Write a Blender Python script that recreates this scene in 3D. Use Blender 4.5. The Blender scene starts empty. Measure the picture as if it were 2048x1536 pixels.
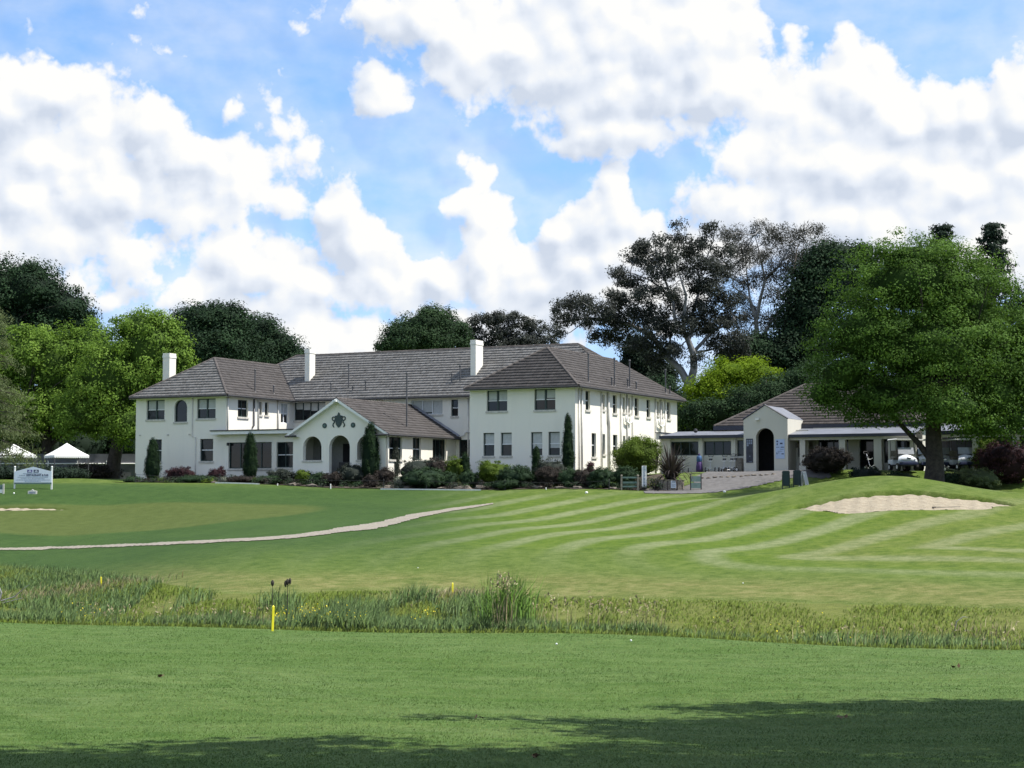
import bpy, bmesh, math, random
import numpy as np
from mathutils import Vector, Matrix

# ------------------------------------------------------------------ camera, sky, sun, exposure
SC = bpy.context.scene
COL = SC.collection
EYE = 5.0                       # height of the camera above the datum
FPX = 3300.0                    # focal length in photo pixels (photo 2048 x 1536)
HORIZ = 980.0                   # row of the true horizon in the photo
PITCH = math.atan((HORIZ - 768) / FPX)

cam_data = bpy.data.cameras.new('camera')
cam = bpy.data.objects.new('camera', cam_data)
COL.objects.link(cam)
cam_data.sensor_width = 36.0
cam_data.lens = 36.0 * FPX / 2048
cam_data.clip_start = 0.1
cam_data.clip_end = 6000
cam.location = (0, 0, EYE)
cam.rotation_euler = (math.pi / 2 + PITCH, 0, 0)
SC.camera = cam

SUN_EL = math.radians(60)
SUN_AZ = math.radians(99)       # clockwise from +Y (the view direction): the sun stands to the right
SDIR = Vector((math.cos(SUN_EL) * math.sin(SUN_AZ), math.cos(SUN_EL) * math.cos(SUN_AZ), math.sin(SUN_EL)))
sun_data = bpy.data.lights.new('sun', 'SUN')
sun_data.energy = 5.0
sun_data.angle = math.radians(0.5)
sun_data.color = (1.0, 0.955, 0.88)
sun = bpy.data.objects.new('sun', sun_data)
COL.objects.link(sun)
sun.location = (60, -10, 90)
sun.rotation_euler = (-SDIR).to_track_quat('-Z', 'Y').to_euler()

SC.view_settings.view_transform = 'Standard'
SC.view_settings.look = 'None'
SC.view_settings.exposure = 0.58
SC.view_settings.gamma = 1.0
SC.view_settings.use_curve_mapping = False
SC.cycles.use_denoising = True
SC.cycles.max_bounces = 6
SC.cycles.diffuse_bounces = 3
SC.cycles.transparent_max_bounces = 4
SC.cycles.caustics_reflective = False
SC.cycles.caustics_refractive = False

# ---- sky: Nishita air with cumulus clouds laid out by azimuth and elevation.
# The part the camera can see is a dome segment 3.5 km off (object "sky"), the rest is the same shader in the world.
BLOBS = [
 (870, 30, 260, 80, .9), (1020, 100, 200, 110, 1.1), (1200, 70, 260, 160, 1.2), (1370, 70, 150, 150, 1.15), (1430, 170, 130, 90, 1.0),
 (1230, 180, 230, 80, 1.0), (1230, 250, 130, 66, 1.0), (745, 170, 66, 54, .72), (700, 110, 30, 40, .35), (1565, 110, 34, 50, .5), (1500, 30, 40, 60, .45), (1680, 65, 40, 26, .5),
 (1710, 170, 110, 100, 1.1), (1630, 250, 190, 100, 1.1), (1800, 260, 150, 110, 1.1), (1940, 250, 80, 70, .9), (2030, 240, 110, 110, 1.1), (2030, 100, 60, 50, .45),
 (1780, 340, 330, 90, 1.1), (1600, 320, 200, 70, 1.0), (1960, 380, 240, 110, 1.1), (1700, 440, 340, 80, 1.05), (1480, 420, 130, 56, .9), (1990, 500, 260, 100, 1.0), (1450, 480, 180, 60, .8),
 (130, 225, 130, 76, 1.15), (40, 260, 130, 80, 1.0), (200, 290, 110, 70, 1.0), (315, 270, 70, 80, 1.0), (365, 310, 80, 70, 1.05), (90, 330, 220, 60, 1.0), (470, 345, 90, 66, 1.0), (420, 330, 60, 60, .9),
 (200, 400, 260, 70, 1.0), (60, 400, 140, 70, 1.0), (320, 420, 200, 70, .8), (520, 380, 110, 60, .7), (100, 480, 200, 90, .8), (60, 560, 150, 80, .8), (250, 520, 150, 60, .55), (240, 585, 60, 40, .75), (150, 540, 60, 60, .7),
 (545, 230, 60, 70, .52), (600, 300, 70, 70, .45), (480, 240, 40, 26, .42), (320, 125, 56, 26, .4), (280, 55, 26, 26, .32), (75, 90, 14, 40, .22),
 (680, 400, 60, 70, .9), (730, 470, 80, 90, 1.0), (760, 520, 60, 70, .8), (450, 500, 90, 60, .9), (520, 550, 150, 70, 1.0), (640, 590, 150, 60, .9), (430, 580, 120, 50, .8), (640, 670, 90, 50, 1.0), (560, 640, 130, 40, .7), (700, 690, 100, 40, .9), (400, 630, 200, 50, .6),
 (955, 345, 46, 46, .95), (940, 400, 60, 50, .9), (980, 440, 50, 70, .9), (970, 510, 66, 80, .9), (860, 560, 80, 60, .9), (800, 590, 90, 50, .8), (1000, 580, 110, 70, .9), (900, 640, 200, 50, .7),
 (1245, 375, 46, 56, 1.0), (1220, 430, 70, 60, 1.0), (1150, 440, 70, 50, 1.0), (1180, 500, 130, 80, 1.1), (1100, 560, 130, 80, 1.0), (1320, 500, 130, 80, 1.0), (1280, 580, 200, 80, .9), (1420, 470, 60, 40, .8), (1060, 640, 200, 50, .8),
]

class SkyShader:
    def __init__(s, tree, world):
        s.N, s.Lk = tree.nodes, tree.links
        s.N.clear()
        if world:
            d = s.N.new('ShaderNodeTexCoord').outputs['Generated']
        else:
            g = s.N.new('ShaderNodeNewGeometry').outputs['Position']
            d = s.vec('NORMALIZE', s.vec('SUBTRACT', g, (0, 0, EYE)))
        sep = s.N.new('ShaderNodeSeparateXYZ'); s.Lk.new(d, sep.inputs[0])
        az = s.math('ARCTAN2', sep.outputs[0], sep.outputs[1]); el = s.math('ARCSINE', sep.outputs[2])
        c = s.N.new('ShaderNodeCombineXYZ')                       # hundreds of photo pixels
        s.Lk.new(s.math('MULTIPLY', az, 33.0), c.inputs[0]); s.Lk.new(s.math('MULTIPLY', el, 33.0), c.inputs[1])
        P0 = c.outputs[0]
        gen0 = s.gen(P0)
        if world:
            f0 = gen0; f1 = s.gen(s.vec('ADD', P0, (0.22, 0.42, 0)))
        else:
            k = s.attr('own')
            f0 = s.mixf(k, gen0, s.attr('cover')); f1 = s.mixf(k, s.gen(s.vec('ADD', P0, (0.22, 0.42, 0))), s.attr('cover_sunward'))
        pf = s.puff(P0); pa = s.puff(P0, 1.3, .4); pf1 = s.puff(s.vec('ADD', P0, (0.14, 0.22, 0)), 1.3, .4)
        fine = s.noise(P0, 3.6, 5.0, 0.62)
        dens = s.math('ADD', s.math('MULTIPLY', f0, 1.55), s.math('ADD', s.math('MULTIPLY_ADD', pf, -0.62, 0.30), s.math('MULTIPLY_ADD', fine, 0.42, -0.21)))
        relief = s.math('ADD', s.math('MULTIPLY', s.math('SUBTRACT', f0, f1), 0.95), s.math('MULTIPLY', s.math('SUBTRACT', pf1, pa), 0.75))
        fl = s.noise(P0, 0.5, 2.0, 0.45)
        lit = s.math('ADD', s.math('MULTIPLY_ADD', relief, 1.15, 0.54), s.math('MULTIPLY_ADD', fl, 1.0, -0.5), clamp=True)
        al = s.N.new('ShaderNodeMapRange'); al.interpolation_type = 'SMOOTHSTEP'
        s.Lk.new(dens, al.inputs['Value']); al.inputs['From Min'].default_value = -0.06; al.inputs['From Max'].default_value = 0.42
        veil = s.noise(s.vec('MULTIPLY', P0, (1, 1.8, 1)), 0.42, 5.0)
        low = s.math('MULTIPLY_ADD', s.math('ABSOLUTE', el), -1.9, 0.42, clamp=True)       # distant cloud thickens towards the horizon
        veil = s.math('ADD', s.math('MULTIPLY_ADD', veil, 0.9, -0.20), low, clamp=True)     # thin high cloud between the heaps
        veil = s.math('MINIMUM', veil, 0.8)
        alpha = s.math('MAXIMUM', al.outputs[0], veil)
        r = s.N.new('ShaderNodeValToRGB'); cr = r.color_ramp
        cr.elements[0].position = 0.0; cr.elements[0].color = (0.64, 0.71, 0.83, 1)
        cr.elements[1].position = 0.80; cr.elements[1].color = (1.0, 1.0, 0.985, 1)
        e = cr.elements.new(0.42); e.color = (0.83, 0.88, 0.96, 1)
        s.Lk.new(lit, r.inputs[0])
        sky = s.N.new('ShaderNodeTexSky'); sky.sky_type = 'NISHITA'; sky.sun_disc = False
        sky.sun_elevation = SUN_EL; sky.sun_rotation = SUN_AZ
        sky.altitude = 650; sky.air_density = 1.0; sky.dust_density = 0.0; sky.ozone_density = 1.5
        s.Lk.new(s.vec('NORMALIZE', s.vec('ADD', d, (0, 0, 0.14))), sky.inputs['Vector'])   # leaves out the thick yellow air of the lowest degrees
        kind = 'ShaderNodeBackground' if world else 'ShaderNodeEmission'
        a = s.N.new(kind); a.inputs['Strength'].default_value = 0.112; tn = s.vec('MULTIPLY', sky.outputs[0], (1.16, 1.46, 1.62)); s.Lk.new(tn, a.inputs['Color'])
        b = s.N.new(kind); b.inputs['Strength'].default_value = 0.67; s.Lk.new(r.outputs[0], b.inputs['Color'])
        m = s.N.new('ShaderNodeMixShader')
        s.Lk.new(alpha, m.inputs[0]); s.Lk.new(a.outputs[0], m.inputs[1]); s.Lk.new(b.outputs[0], m.inputs[2])
        o = s.N.new('ShaderNodeOutputWorld' if world else 'ShaderNodeOutputMaterial'); s.Lk.new(m.outputs[0], o.inputs[0])
    def math(s, op, a, b=None, c=None, clamp=False):
        n = s.N.new('ShaderNodeMath'); n.operation = op; n.use_clamp = clamp
        for i, v in enumerate((a, b, c)):
            if v is None: continue
            if isinstance(v, (int, float)): n.inputs[i].default_value = v
            else: s.Lk.new(v, n.inputs[i])
        return n.outputs[0]
    def vec(s, op, a, b=None):
        n = s.N.new('ShaderNodeVectorMath'); n.operation = op
        for i, v in enumerate((a, b)):
            if v is None: continue
            if isinstance(v, (tuple, list)): n.inputs[i].default_value = v
            else: s.Lk.new(v, n.inputs[i])
        return n.outputs['Vector']
    def attr(s, name):
        n = s.N.new('ShaderNodeAttribute'); n.attribute_name = name; return n.outputs['Fac']
    def mixf(s, k, a, b):
        n = s.N.new('ShaderNodeMix'); n.data_type = 'FLOAT'
        for i, v in zip((0, 2, 3), (k, a, b)): s.Lk.new(v, n.inputs[i])
        return n.outputs[0]
    def noise(s, vec, scale, detail=4.0, rough=0.55, out='Fac'):
        n = s.N.new('ShaderNodeTexNoise'); n.noise_dimensions = '2D'
        n.inputs['Scale'].default_value = scale; n.inputs['Detail'].default_value = detail; n.inputs['Roughness'].default_value = rough
        s.Lk.new(vec, n.inputs['Vector']); return n.outputs[out]
    def gen(s, vec):
        """broken cumulus from noise alone, thinning overhead"""
        return s.math('MULTIPLY_ADD', s.noise(s.vec('MULTIPLY', vec, (1, 1.5, 1)), 0.24, 3.0), 4.2, -1.95)
    def puff(s, vec, detail=3.0, rough=0.55):
        w = s.vec('ADD', vec, s.vec('MULTIPLY', s.vec('SUBTRACT', s.noise(vec, 2.2, 3.0, .55, 'Color'), (0.5, 0.5, 0.5)), (.3, .3, 0)))
        v = s.N.new('ShaderNodeTexVoronoi'); v.feature = 'SMOOTH_F1'; v.voronoi_dimensions = '2D'
        v.inputs['Scale'].default_value = 1.15; v.inputs['Detail'].default_value = detail; v.inputs['Roughness'].default_value = rough
        v.inputs['Smoothness'].default_value = 0.6
        s.Lk.new(w, v.inputs['Vector']); return v.outputs['Distance']
world = bpy.data.worlds.new('World')
SC.world = world
world.use_nodes = True
SkyShader(world.node_tree, True)
world.cycles.sampling_method = 'NONE'       # an even, broadly bright sky: found by the bounced rays themselves

def value_noise(X, Y, sc, seed, octs=3):
    r = np.random.default_rng(seed); out = np.zeros_like(X); amp = 1.0; tot = 0
    for o in range(octs):
        g = r.random((64, 64)) - .5
        x, y = X * sc, Y * sc; ix, iy = np.floor(x).astype(int), np.floor(y).astype(int)
        fx, fy = x - ix, y - iy; fx = fx * fx * (3 - 2 * fx); fy = fy * fy * (3 - 2 * fy)
        G_ = lambda i, j: g[i % 64, j % 64]
        out += amp * ((G_(ix, iy) * (1 - fx) + G_(ix + 1, iy) * fx) * (1 - fy) + (G_(ix, iy + 1) * (1 - fx) + G_(ix + 1, iy + 1) * fx) * fy)
        tot += amp; amp *= .5; sc *= 2
    return out / tot * 2
def cloud_cover(A, E):
    X = A + .45 * value_noise(A, E, .8, 1) + .10 * value_noise(A, E, 3.1, 2); Y = E + .45 * value_noise(A, E, .8, 3) + .10 * value_noise(A, E, 3.1, 4)
    f = np.full(X.shape, -1.5)
    for cx, cy, rx, ry, w in BLOBS:
        k = 1.27
        l = np.hypot((X - (cx - 1024) / 100) * 100 / (rx * k), (Y - (980 - cy) / 100 * .985) * 100 / (ry * k))
        v = w - w * l
        h = np.clip(.5 + .5 * (v - f) / .2, 0, 1)
        f = f * (1 - h) + v * h + .2 * h * (1 - h)
    return f
# ------------------------------------------------------------------ helpers
rng = np.random.default_rng(11)
random.seed(5)
_f = np.array([0, math.cos(PITCH), math.sin(PITCH)]); _u = np.array([0, -math.sin(PITCH), math.cos(PITCH)]); _r = np.array([1.0, 0, 0])
def at(px, py, Y):
    """the place at depth Y that was read off the photograph at px, py"""
    k = _f + (px - 1024) / FPX * _r + (768 - py) / FPX * _u
    p = k * (Y / k[1]); p[2] += EYE
    return p
def sst(a, b, x):
    t = np.clip((np.asarray(x, float) - a) / (np.asarray(b, float) - a), 0, 1); return t * t * (3 - 2 * t)

def tag(o, label=None, cat=None, group=None, kind=None):
    if label: o['label'] = label
    if cat: o['category'] = cat
    if group: o['group'] = group
    if kind: o['kind'] = kind
    return o
def empty(name, loc=(0, 0, 0), rz=0.0, label=None, cat=None, group=None):
    o = bpy.data.objects.new(name, None); COL.objects.link(o)
    o.location = loc; o.rotation_euler = (0, 0, rz); o.empty_display_size = 0.3
    return tag(o, label, cat, group)
def link_mesh(name, me, mat, parent=None, loc=None):
    o = bpy.data.objects.new(name, me); COL.objects.link(o)
    if mat is not None:
        for m in (mat if isinstance(mat, (list, tuple)) else [mat]): me.materials.append(m)
    if parent is not None: o.parent = parent
    if loc is not None: o.location = loc
    return o
def copy_tree(o, parent=None):
    c = o.copy(); COL.objects.link(c); c.parent = parent
    for ch in list(o.children): copy_tree(ch, c)
    return c

class MB:
    """collects faces, then links them as one mesh object"""
    def __init__(s): s.v = []; s.f = []; s.m = []; s.mi = 0
    def add(s, vs, fs):
        b = len(s.v); s.v += [tuple(map(float, p)) for p in vs]
        for f in fs: s.f.append([b + i for i in f]); s.m.append(s.mi)
    def quad(s, a, b, c, d): s.add([a, b, c, d], [(0, 1, 2, 3)])
    def poly(s, pts): s.add(pts, [tuple(range(len(pts)))])
    def box(s, x0, x1, y0, y1, z0, z1):
        vs = [(x, y, z) for z in (z0, z1) for y in (y0, y1) for x in (x0, x1)]
        s.add(vs, [(0, 2, 3, 1), (4, 5, 7, 6), (0, 1, 5, 4), (1, 3, 7, 5), (3, 2, 6, 7), (2, 0, 4, 6)])
    def cbox(s, c, h): s.box(c[0] - h[0], c[0] + h[0], c[1] - h[1], c[1] + h[1], c[2] - h[2], c[2] + h[2])
    def tube(s, pts, rad, n=6, cap=True):
        pts = [np.asarray(p, float) for p in pts]
        rs = list(rad) if hasattr(rad, '__len__') else [rad] * len(pts)
        rings = []; ref = None
        for i, p in enumerate(pts):
            d = pts[min(i + 1, len(pts) - 1)] - pts[max(i - 1, 0)]
            d = d / (np.linalg.norm(d) + 1e-9)
            if ref is None:
                ref = np.cross(d, (0, 0, 1.0)) if abs(d[2]) < .95 else np.cross(d, (1.0, 0, 0))
            a = ref - d * (ref @ d); a /= np.linalg.norm(a) + 1e-9; ref = a
            b = np.cross(d, a)
            rings.append([p + rs[i] * (math.cos(2 * math.pi * k / n) * a + math.sin(2 * math.pi * k / n) * b) for k in range(n)])
        vs = [q for r in rings for q in r]; fs = []
        for i in range(len(rings) - 1):
            for k in range(n):
                fs.append((i * n + k, i * n + (k + 1) % n, (i + 1) * n + (k + 1) % n, (i + 1) * n + k))
        if cap: fs.append(tuple(range(n))[::-1]); fs.append(tuple((len(rings) - 1) * n + k for k in range(n)))
        s.add(vs, fs)
    def lathe(s, prof, n=12, c=(0, 0, 0)):
        vs = [(c[0] + r * math.cos(2 * math.pi * k / n), c[1] + r * math.sin(2 * math.pi * k / n), c[2] + z) for r, z in prof for k in range(n)]
        fs = [(i * n + k, i * n + (k + 1) % n, (i + 1) * n + (k + 1) % n, (i + 1) * n + k) for i in range(len(prof) - 1) for k in range(n)]
        fs.append(tuple(range(n))[::-1]); fs.append(tuple((len(prof) - 1) * n + k for k in range(n)))
        s.add(vs, fs)
    def disc_x(s, c, r, w, n=12):
        """a wheel-like short cylinder with its axle along x"""
        s.tube([(c[0] - w / 2, c[1], c[2]), (c[0] + w / 2, c[1], c[2])], r, n)
    def prism(s, pts, y0, y1):
        """outline in x,z extruded along y"""
        n = len(pts)
        vs = [(x, y0, z) for x, z in pts] + [(x, y1, z) for x, z in pts]
        s.add(vs, [tuple(range(n)), tuple(range(2 * n - 1, n - 1, -1))] + [(i, i + n, (i + 1) % n + n, (i + 1) % n) for i in range(n)])
    def build(s, name, mat, parent=None, loc=None, smooth=False, bevel=0.0):
        me = bpy.data.meshes.new(name); me.from_pydata(s.v, [], s.f)
        if any(s.m): me.polygons.foreach_set('material_index', s.m)
        bm = bmesh.new(); bm.from_mesh(me)
        bmesh.ops.remove_doubles(bm, verts=bm.verts, dist=1e-5)
        bmesh.ops.recalc_face_normals(bm, faces=bm.faces)
        if bevel > 0:
            es = [e for e in bm.edges if len(e.link_faces) == 2 and e.calc_face_angle(0) > 0.6]
            bmesh.ops.bevel(bm, geom=es, offset=bevel, segments=2, affect='EDGES', profile=0.7)
        bm.to_mesh(me); bm.free()
        if smooth: me.polygons.foreach_set('use_smooth', [True] * len(me.polygons))
        return link_mesh(name, me, mat, parent, loc)

def np_mesh(name, verts, faces, mat, parent=None, tint=None, kind=None, smooth=False):
    """verts (n,3), faces (m,k) arrays; tint is one number per vertex"""
    me = bpy.data.meshes.new(name)
    verts = np.ascontiguousarray(verts, np.float32); faces = np.ascontiguousarray(faces, np.int32)
    n, k = faces.shape
    me.vertices.add(len(verts)); me.vertices.foreach_set('co', verts.ravel())
    me.loops.add(n * k); me.loops.foreach_set('vertex_index', faces.ravel())
    me.polygons.add(n); me.polygons.foreach_set('loop_start', np.arange(0, n * k, k, dtype=np.int32))
    if smooth: me.polygons.foreach_set('use_smooth', np.ones(n, bool))
    if tint is not None:
        if not isinstance(tint, dict): tint = {'tint': tint}
        for nm, t in tint.items():
            a = me.attributes.new(nm, 'FLOAT', 'POINT'); a.data.foreach_set('value', np.ascontiguousarray(t, np.float32))
    me.update(calc_edges=True); me.validate()
    o = link_mesh(name, me, mat, parent)
    if kind: o['kind'] = kind
    return o

# ------------------------------------------------------------------ materials
class NT:
    def __init__(s, name):
        s.m = bpy.data.materials.new(name); s.m.use_nodes = True
        s.n, s.l = s.m.node_tree.nodes, s.m.node_tree.links
        s.b = s.n['Principled BSDF']; s.out = s.n['Material Output']
        s.pos = s.n.new('ShaderNodeNewGeometry').outputs['Position']
        s.obj = s.n.new('ShaderNodeTexCoord').outputs['Object']
    def noise(s, scale, detail=4, rough=.55, vec=None, dist=0.0):
        n = s.n.new('ShaderNodeTexNoise'); n.inputs['Scale'].default_value = scale; n.inputs['Detail'].default_value = detail
        n.inputs['Roughness'].default_value = rough; n.inputs['Distortion'].default_value = dist
        s.l.new(vec if vec is not None else s.pos, n.inputs['Vector']); return n.outputs['Fac']
    def scaled(s, vec, sc):
        n = s.n.new('ShaderNodeVectorMath'); n.operation = 'MULTIPLY'; s.l.new(vec, n.inputs[0]); n.inputs[1].default_value = sc; return n.outputs[0]
    def attr(s, name):
        n = s.n.new('ShaderNodeAttribute'); n.attribute_name = name; return n.outputs['Fac']
    def rnd(s):
        return s.n.new('ShaderNodeObjectInfo').outputs['Random']
    def math(s, op, a, b=None, clamp=False):
        n = s.n.new('ShaderNodeMath'); n.operation = op; n.use_clamp = clamp
        for i, v in enumerate((a, b)):
            if v is None: continue
            if isinstance(v, (int, float)): n.inputs[i].default_value = v
            else: s.l.new(v, n.inputs[i])
        return n.outputs[0]
    def ramp(s, fac, stops):
        n = s.n.new('ShaderNodeValToRGB'); cr = n.color_ramp
        while len(cr.elements) < len(stops): cr.elements.new(0.5)
        for e, (p, c) in zip(cr.elements, stops): e.position = p; e.color = (*c, 1)
        s.l.new(fac, n.inputs[0]); return n.outputs[0]
    def mix(s, fac, a, b, mode='MIX'):
        n = s.n.new('ShaderNodeMix'); n.data_type = 'RGBA'; n.blend_type = mode
        for sock, v in ((n.inputs[0], fac), (n.inputs[6], a), (n.inputs[7], b)):
            if isinstance(v, (int, float)): sock.default_value = v
            elif isinstance(v, tuple): sock.default_value = (*v, 1)
            else: s.l.new(v, sock)
        return n.outputs[2]
    def bump(s, h, strength=.3, dist=.02):
        n = s.n.new('ShaderNodeBump'); n.inputs['Strength'].default_value = strength; n.inputs['Distance'].default_value = dist
        s.l.new(h, n.inputs['Height']); s.l.new(n.outputs[0], s.b.inputs['Normal'])
    def set(s, color=None, rough=.7, metal=0.0, spec=None):
        if color is not None:
            if isinstance(color, tuple): s.b.inputs['Base Color'].default_value = (*color, 1)
            else: s.l.new(color, s.b.inputs['Base Color'])
        if isinstance(rough, (int, float)): s.b.inputs['Roughness'].default_value = rough
        else: s.l.new(rough, s.b.inputs['Roughness'])
        s.b.inputs['Metallic'].default_value = metal
        if spec is not None: s.b.inputs['Specular IOR Level'].default_value = spec
        return s.m

def plain(name, c, rough=.6, metal=0.0, var=.12, scale=6.0, bump=0.0, spec=None):
    t = NT(name); n = t.noise(scale, 4)
    lo = tuple(x * (1 - var) for x in c); hi = tuple(min(1, x * (1 + var)) for x in c)
    col = t.ramp(n, [(.3, lo), (.7, hi)])
    if bump: t.bump(t.noise(scale * 4, 3), bump, .01)
    return t.set(col, rough, metal, spec)

KALB = .74
def leafmat(name, dark, mid, light, trans=.3, upright=0.0):
    dark, mid, light = (tuple(x * KALB for x in c) for c in (dark, mid, light))
    t = NT(name); a = t.attr('tint')
    big = t.noise(.45, 2)
    f = t.math('ADD', t.math('MULTIPLY', a, .75), t.math('MULTIPLY', big, .3))
    col = t.ramp(f, [(.1, dark), (.5, mid), (.92, light)])
    t.set(col, .75, 0, .12)
    tr = t.n.new('ShaderNodeBsdfTranslucent'); 
    t.l.new(t.mix(.5, col, (mid[0] * 1.5, mid[1] * 1.5, mid[2] * .7), 'MIX'), tr.inputs['Color'])
    if upright:      # thin blades of grass: shade them by the sward they make up, not by each blade's own flat side
        g = t.n.new('ShaderNodeNewGeometry').outputs['Normal']
        a1 = t.n.new('ShaderNodeVectorMath'); a1.operation = 'SCALE'; t.l.new(g, a1.inputs[0]); a1.inputs['Scale'].default_value = 1 - upright
        a2 = t.n.new('ShaderNodeVectorMath'); a2.operation = 'ADD'; t.l.new(a1.outputs[0], a2.inputs[0]); a2.inputs[1].default_value = (0, 0, upright)
        a3 = t.n.new('ShaderNodeVectorMath'); a3.operation = 'NORMALIZE'; t.l.new(a2.outputs[0], a3.inputs[0])
        t.l.new(a3.outputs[0], t.b.inputs['Normal'])
    ms = t.n.new('ShaderNodeMixShader'); ms.inputs[0].default_value = trans
    t.l.new(t.b.outputs[0], ms.inputs[1]); t.l.new(tr.outputs[0], ms.inputs[2]); t.l.new(ms.outputs[0], t.out.inputs[0])
    return t.m

def wall_material(name, c):
    t = NT(name)
    st = t.noise(1.0, 4, .6, t.scaled(t.obj, (1.6, 1.6, .22)))       # run-off streaks
    fine = t.noise(9, 5, .6, t.obj)
    col = t.mix(t.ramp(st, [(.5, (0, 0, 0)), (.85, (.24, .24, .24))]), c, tuple(x * .72 for x in c))
    col = t.mix(t.ramp(fine, [(.3, (.1, .1, .1)), (.8, (0, 0, 0))]), col, tuple(x * .8 for x in c))
    t.bump(t.noise(26, 4, .6, t.obj), .35, .02)
    return t.set(col, .85)
def tile_material(name, c0, c1, lichen, amt):
    c0, c1, lichen = (tuple(x * .80 for x in c) for c in (c0, c1, lichen))
    t = NT(name); a = t.attr('tint')
    n1 = t.noise(.7, 4, .6); n2 = t.noise(7, 4, .6)
    col = t.ramp(t.math('ADD', t.math('MULTIPLY', a, .6), t.math('MULTIPLY', n1, .4)), [(.2, c0), (.8, c1)])
    k = t.math('MULTIPLY', t.ramp(n2, [(.42, (0, 0, 0)), (.68, (1, 1, 1))]), amt)
    col = t.mix(k, col, lichen)
    t.bump(n2, .3, .02)
    return t.set(col, .9)

M = {}
M['wall'] = wall_material('white_render', (.82, .79, .70))
M['shopwall'] = wall_material('cream_render', (.60, .58, .51))
M['trim'] = plain('white_trim', (.78, .78, .75), .6, var=.05)
M['sill'] = plain('brick_sill', (.52, .50, .45), .85, var=.2, bump=.2)
M['frame'] = plain('dark_green_frame', (.025, .045, .042), .5, var=.2)
M['whiteframe'] = plain('white_frame', (.75, .77, .78), .5, var=.05)
M['blind'] = plain('window_blind', (.48, .50, .49), .8, var=.1)
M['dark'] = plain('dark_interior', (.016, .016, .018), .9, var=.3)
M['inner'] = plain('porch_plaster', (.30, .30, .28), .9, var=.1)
t = NT('window_glass'); M['glass'] = t.set(t.ramp(t.noise(1.5, 3), [(.3, (.006, .009, .010)), (.7, (.016, .02, .022))]), .06, 0, .4)
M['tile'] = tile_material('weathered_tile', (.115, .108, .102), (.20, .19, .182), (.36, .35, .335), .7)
M['tile_side_shade'] = tile_material('brown_shade_tile', (.048, .042, .041), (.082, .073, .071), (.14, .132, .126), .35)
M['tile_shop'] = tile_material('brown_shop_tile', (.062, .052, .048), (.105, .088, .082), (.15, .135, .125), .3)
M['ridge'] = plain('ridge_tile', (.075, .065, .06), .9, var=.35, scale=3)
M['deck'] = plain('roof_underlay', (.05, .043, .04), .95)
M['gutter'] = plain('dark_gutter', (.035, .034, .036), .6, var=.2)
M['navy'] = plain('navy_fascia', (.022, .026, .045), .5, var=.2)
M['metalroof'] = plain('grey_metal_roof', (.22, .23, .26), .45, .4, var=.15, scale=1.2)
M['pipe'] = plain('vent_pipe_metal', (.09, .09, .095), .55, .3, var=.3)
M['downpipe'] = plain('painted_downpipe', (.60, .58, .54), .6, var=.2, scale=2)
M['copper'] = plain('verdigris_emblem', (.045, .07, .068), .7, var=.35, scale=12)
M['black'] = plain('black_plastic', (.018, .018, .02), .5)
M['rubber'] = plain('rubber', (.015, .015, .015), .9)
M['steel'] = plain('bright_steel', (.5, .51, .53), .35, .8, var=.1)
M['white'] = plain('white_paint', (.78, .78, .76), .55, var=.05)
M['cartwhite'] = plain('cart_body', (.72, .76, .82), .25, var=.04)
M['canvas'] = plain('white_canvas', (.80, .80, .78), .85, var=.04, scale=2)
M['navyblue'] = plain('navy_blue', (.02, .03, .09), .6)
M['blue'] = plain('blue_cloth', (.04, .10, .22), .8, var=.3)
M['purple'] = plain('purple_cloth', (.06, .03, .13), .8, var=.3)
M['bin'] = plain('dark_green_bin', (.012, .035, .033), .5, var=.2)
M['yellow'] = plain('yellow_stake', (.80, .70, .02), .5, var=.06)
M['sign'] = plain('sign_board', (.62, .68, .76), .5, var=.03)
M['ink'] = plain('sign_ink', (.05, .06, .12), .7)
M['inkpale'] = plain('sign_ink_pale', (.22, .26, .34), .7)
M['inkblue'] = plain('sign_ink_blue', (.10, .09, .25), .7)
M['poster'] = plain('poster_dark', (.02, .022, .04), .4, var=.6, scale=5)
M['posterpale'] = plain('poster_pale', (.42, .52, .72), .5, var=.06, scale=2)
M['teal'] = plain('grey_green_paint', (.10, .16, .15), .7, var=.2)
M['timber'] = plain('grey_timber', (.20, .18, .15), .85, var=.3, scale=10)
M['stone'] = plain('planter_stone', (.30, .26, .22), .9, var=.4, scale=5, bump=.5)
M['rock'] = plain('garden_rock', (.115, .098, .08), .95, var=.45, scale=4, bump=.8)
M['soil'] = plain('bed_mulch', (.055, .042, .03), .95, var=.5, scale=3, bump=.8)
M['gravel'] = plain('gravel', (.215, .192, .155), .95, var=.3, scale=9, bump=.6)
M['asphalt'] = plain('drive_gravel', (.105, .10, .098), .95, var=.22, scale=4, bump=.5)
M['netting'] = plain('mesh_fence', (.13, .135, .155), .9, var=.3, scale=1.0)
M['bark'] = plain('brown_bark', (.034, .028, .023), .95, var=.5, scale=5, bump=.9)
M['gumbark'] = plain('pale_gum_bark', (.22, .215, .215), .8, var=.45, scale=1.3, bump=.3)
M['yflower'] = plain('yellow_petals', (.8, .65, .02), .7)
M['deadleaf'] = plain('dead_leaf', (.10, .06, .03), .9, var=.4)
M['ball'] = plain('golf_ball', (.8, .8, .8), .4, var=.02)
L = {}
L['big'] = leafmat('elm_leaves', (.042, .086, .018), (.090, .175, .030), (.15, .27, .046), 0.36, 0.0)
L['plane'] = leafmat('plane_leaves', (.06, .11, .020), (.16, .275, .040), (.28, .43, .075), 0.36, 0.0)
L['oak'] = leafmat('dark_oak_leaves', (.010, .022, .012), (.022, .048, .022), (.04, .085, .032), .12)
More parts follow.
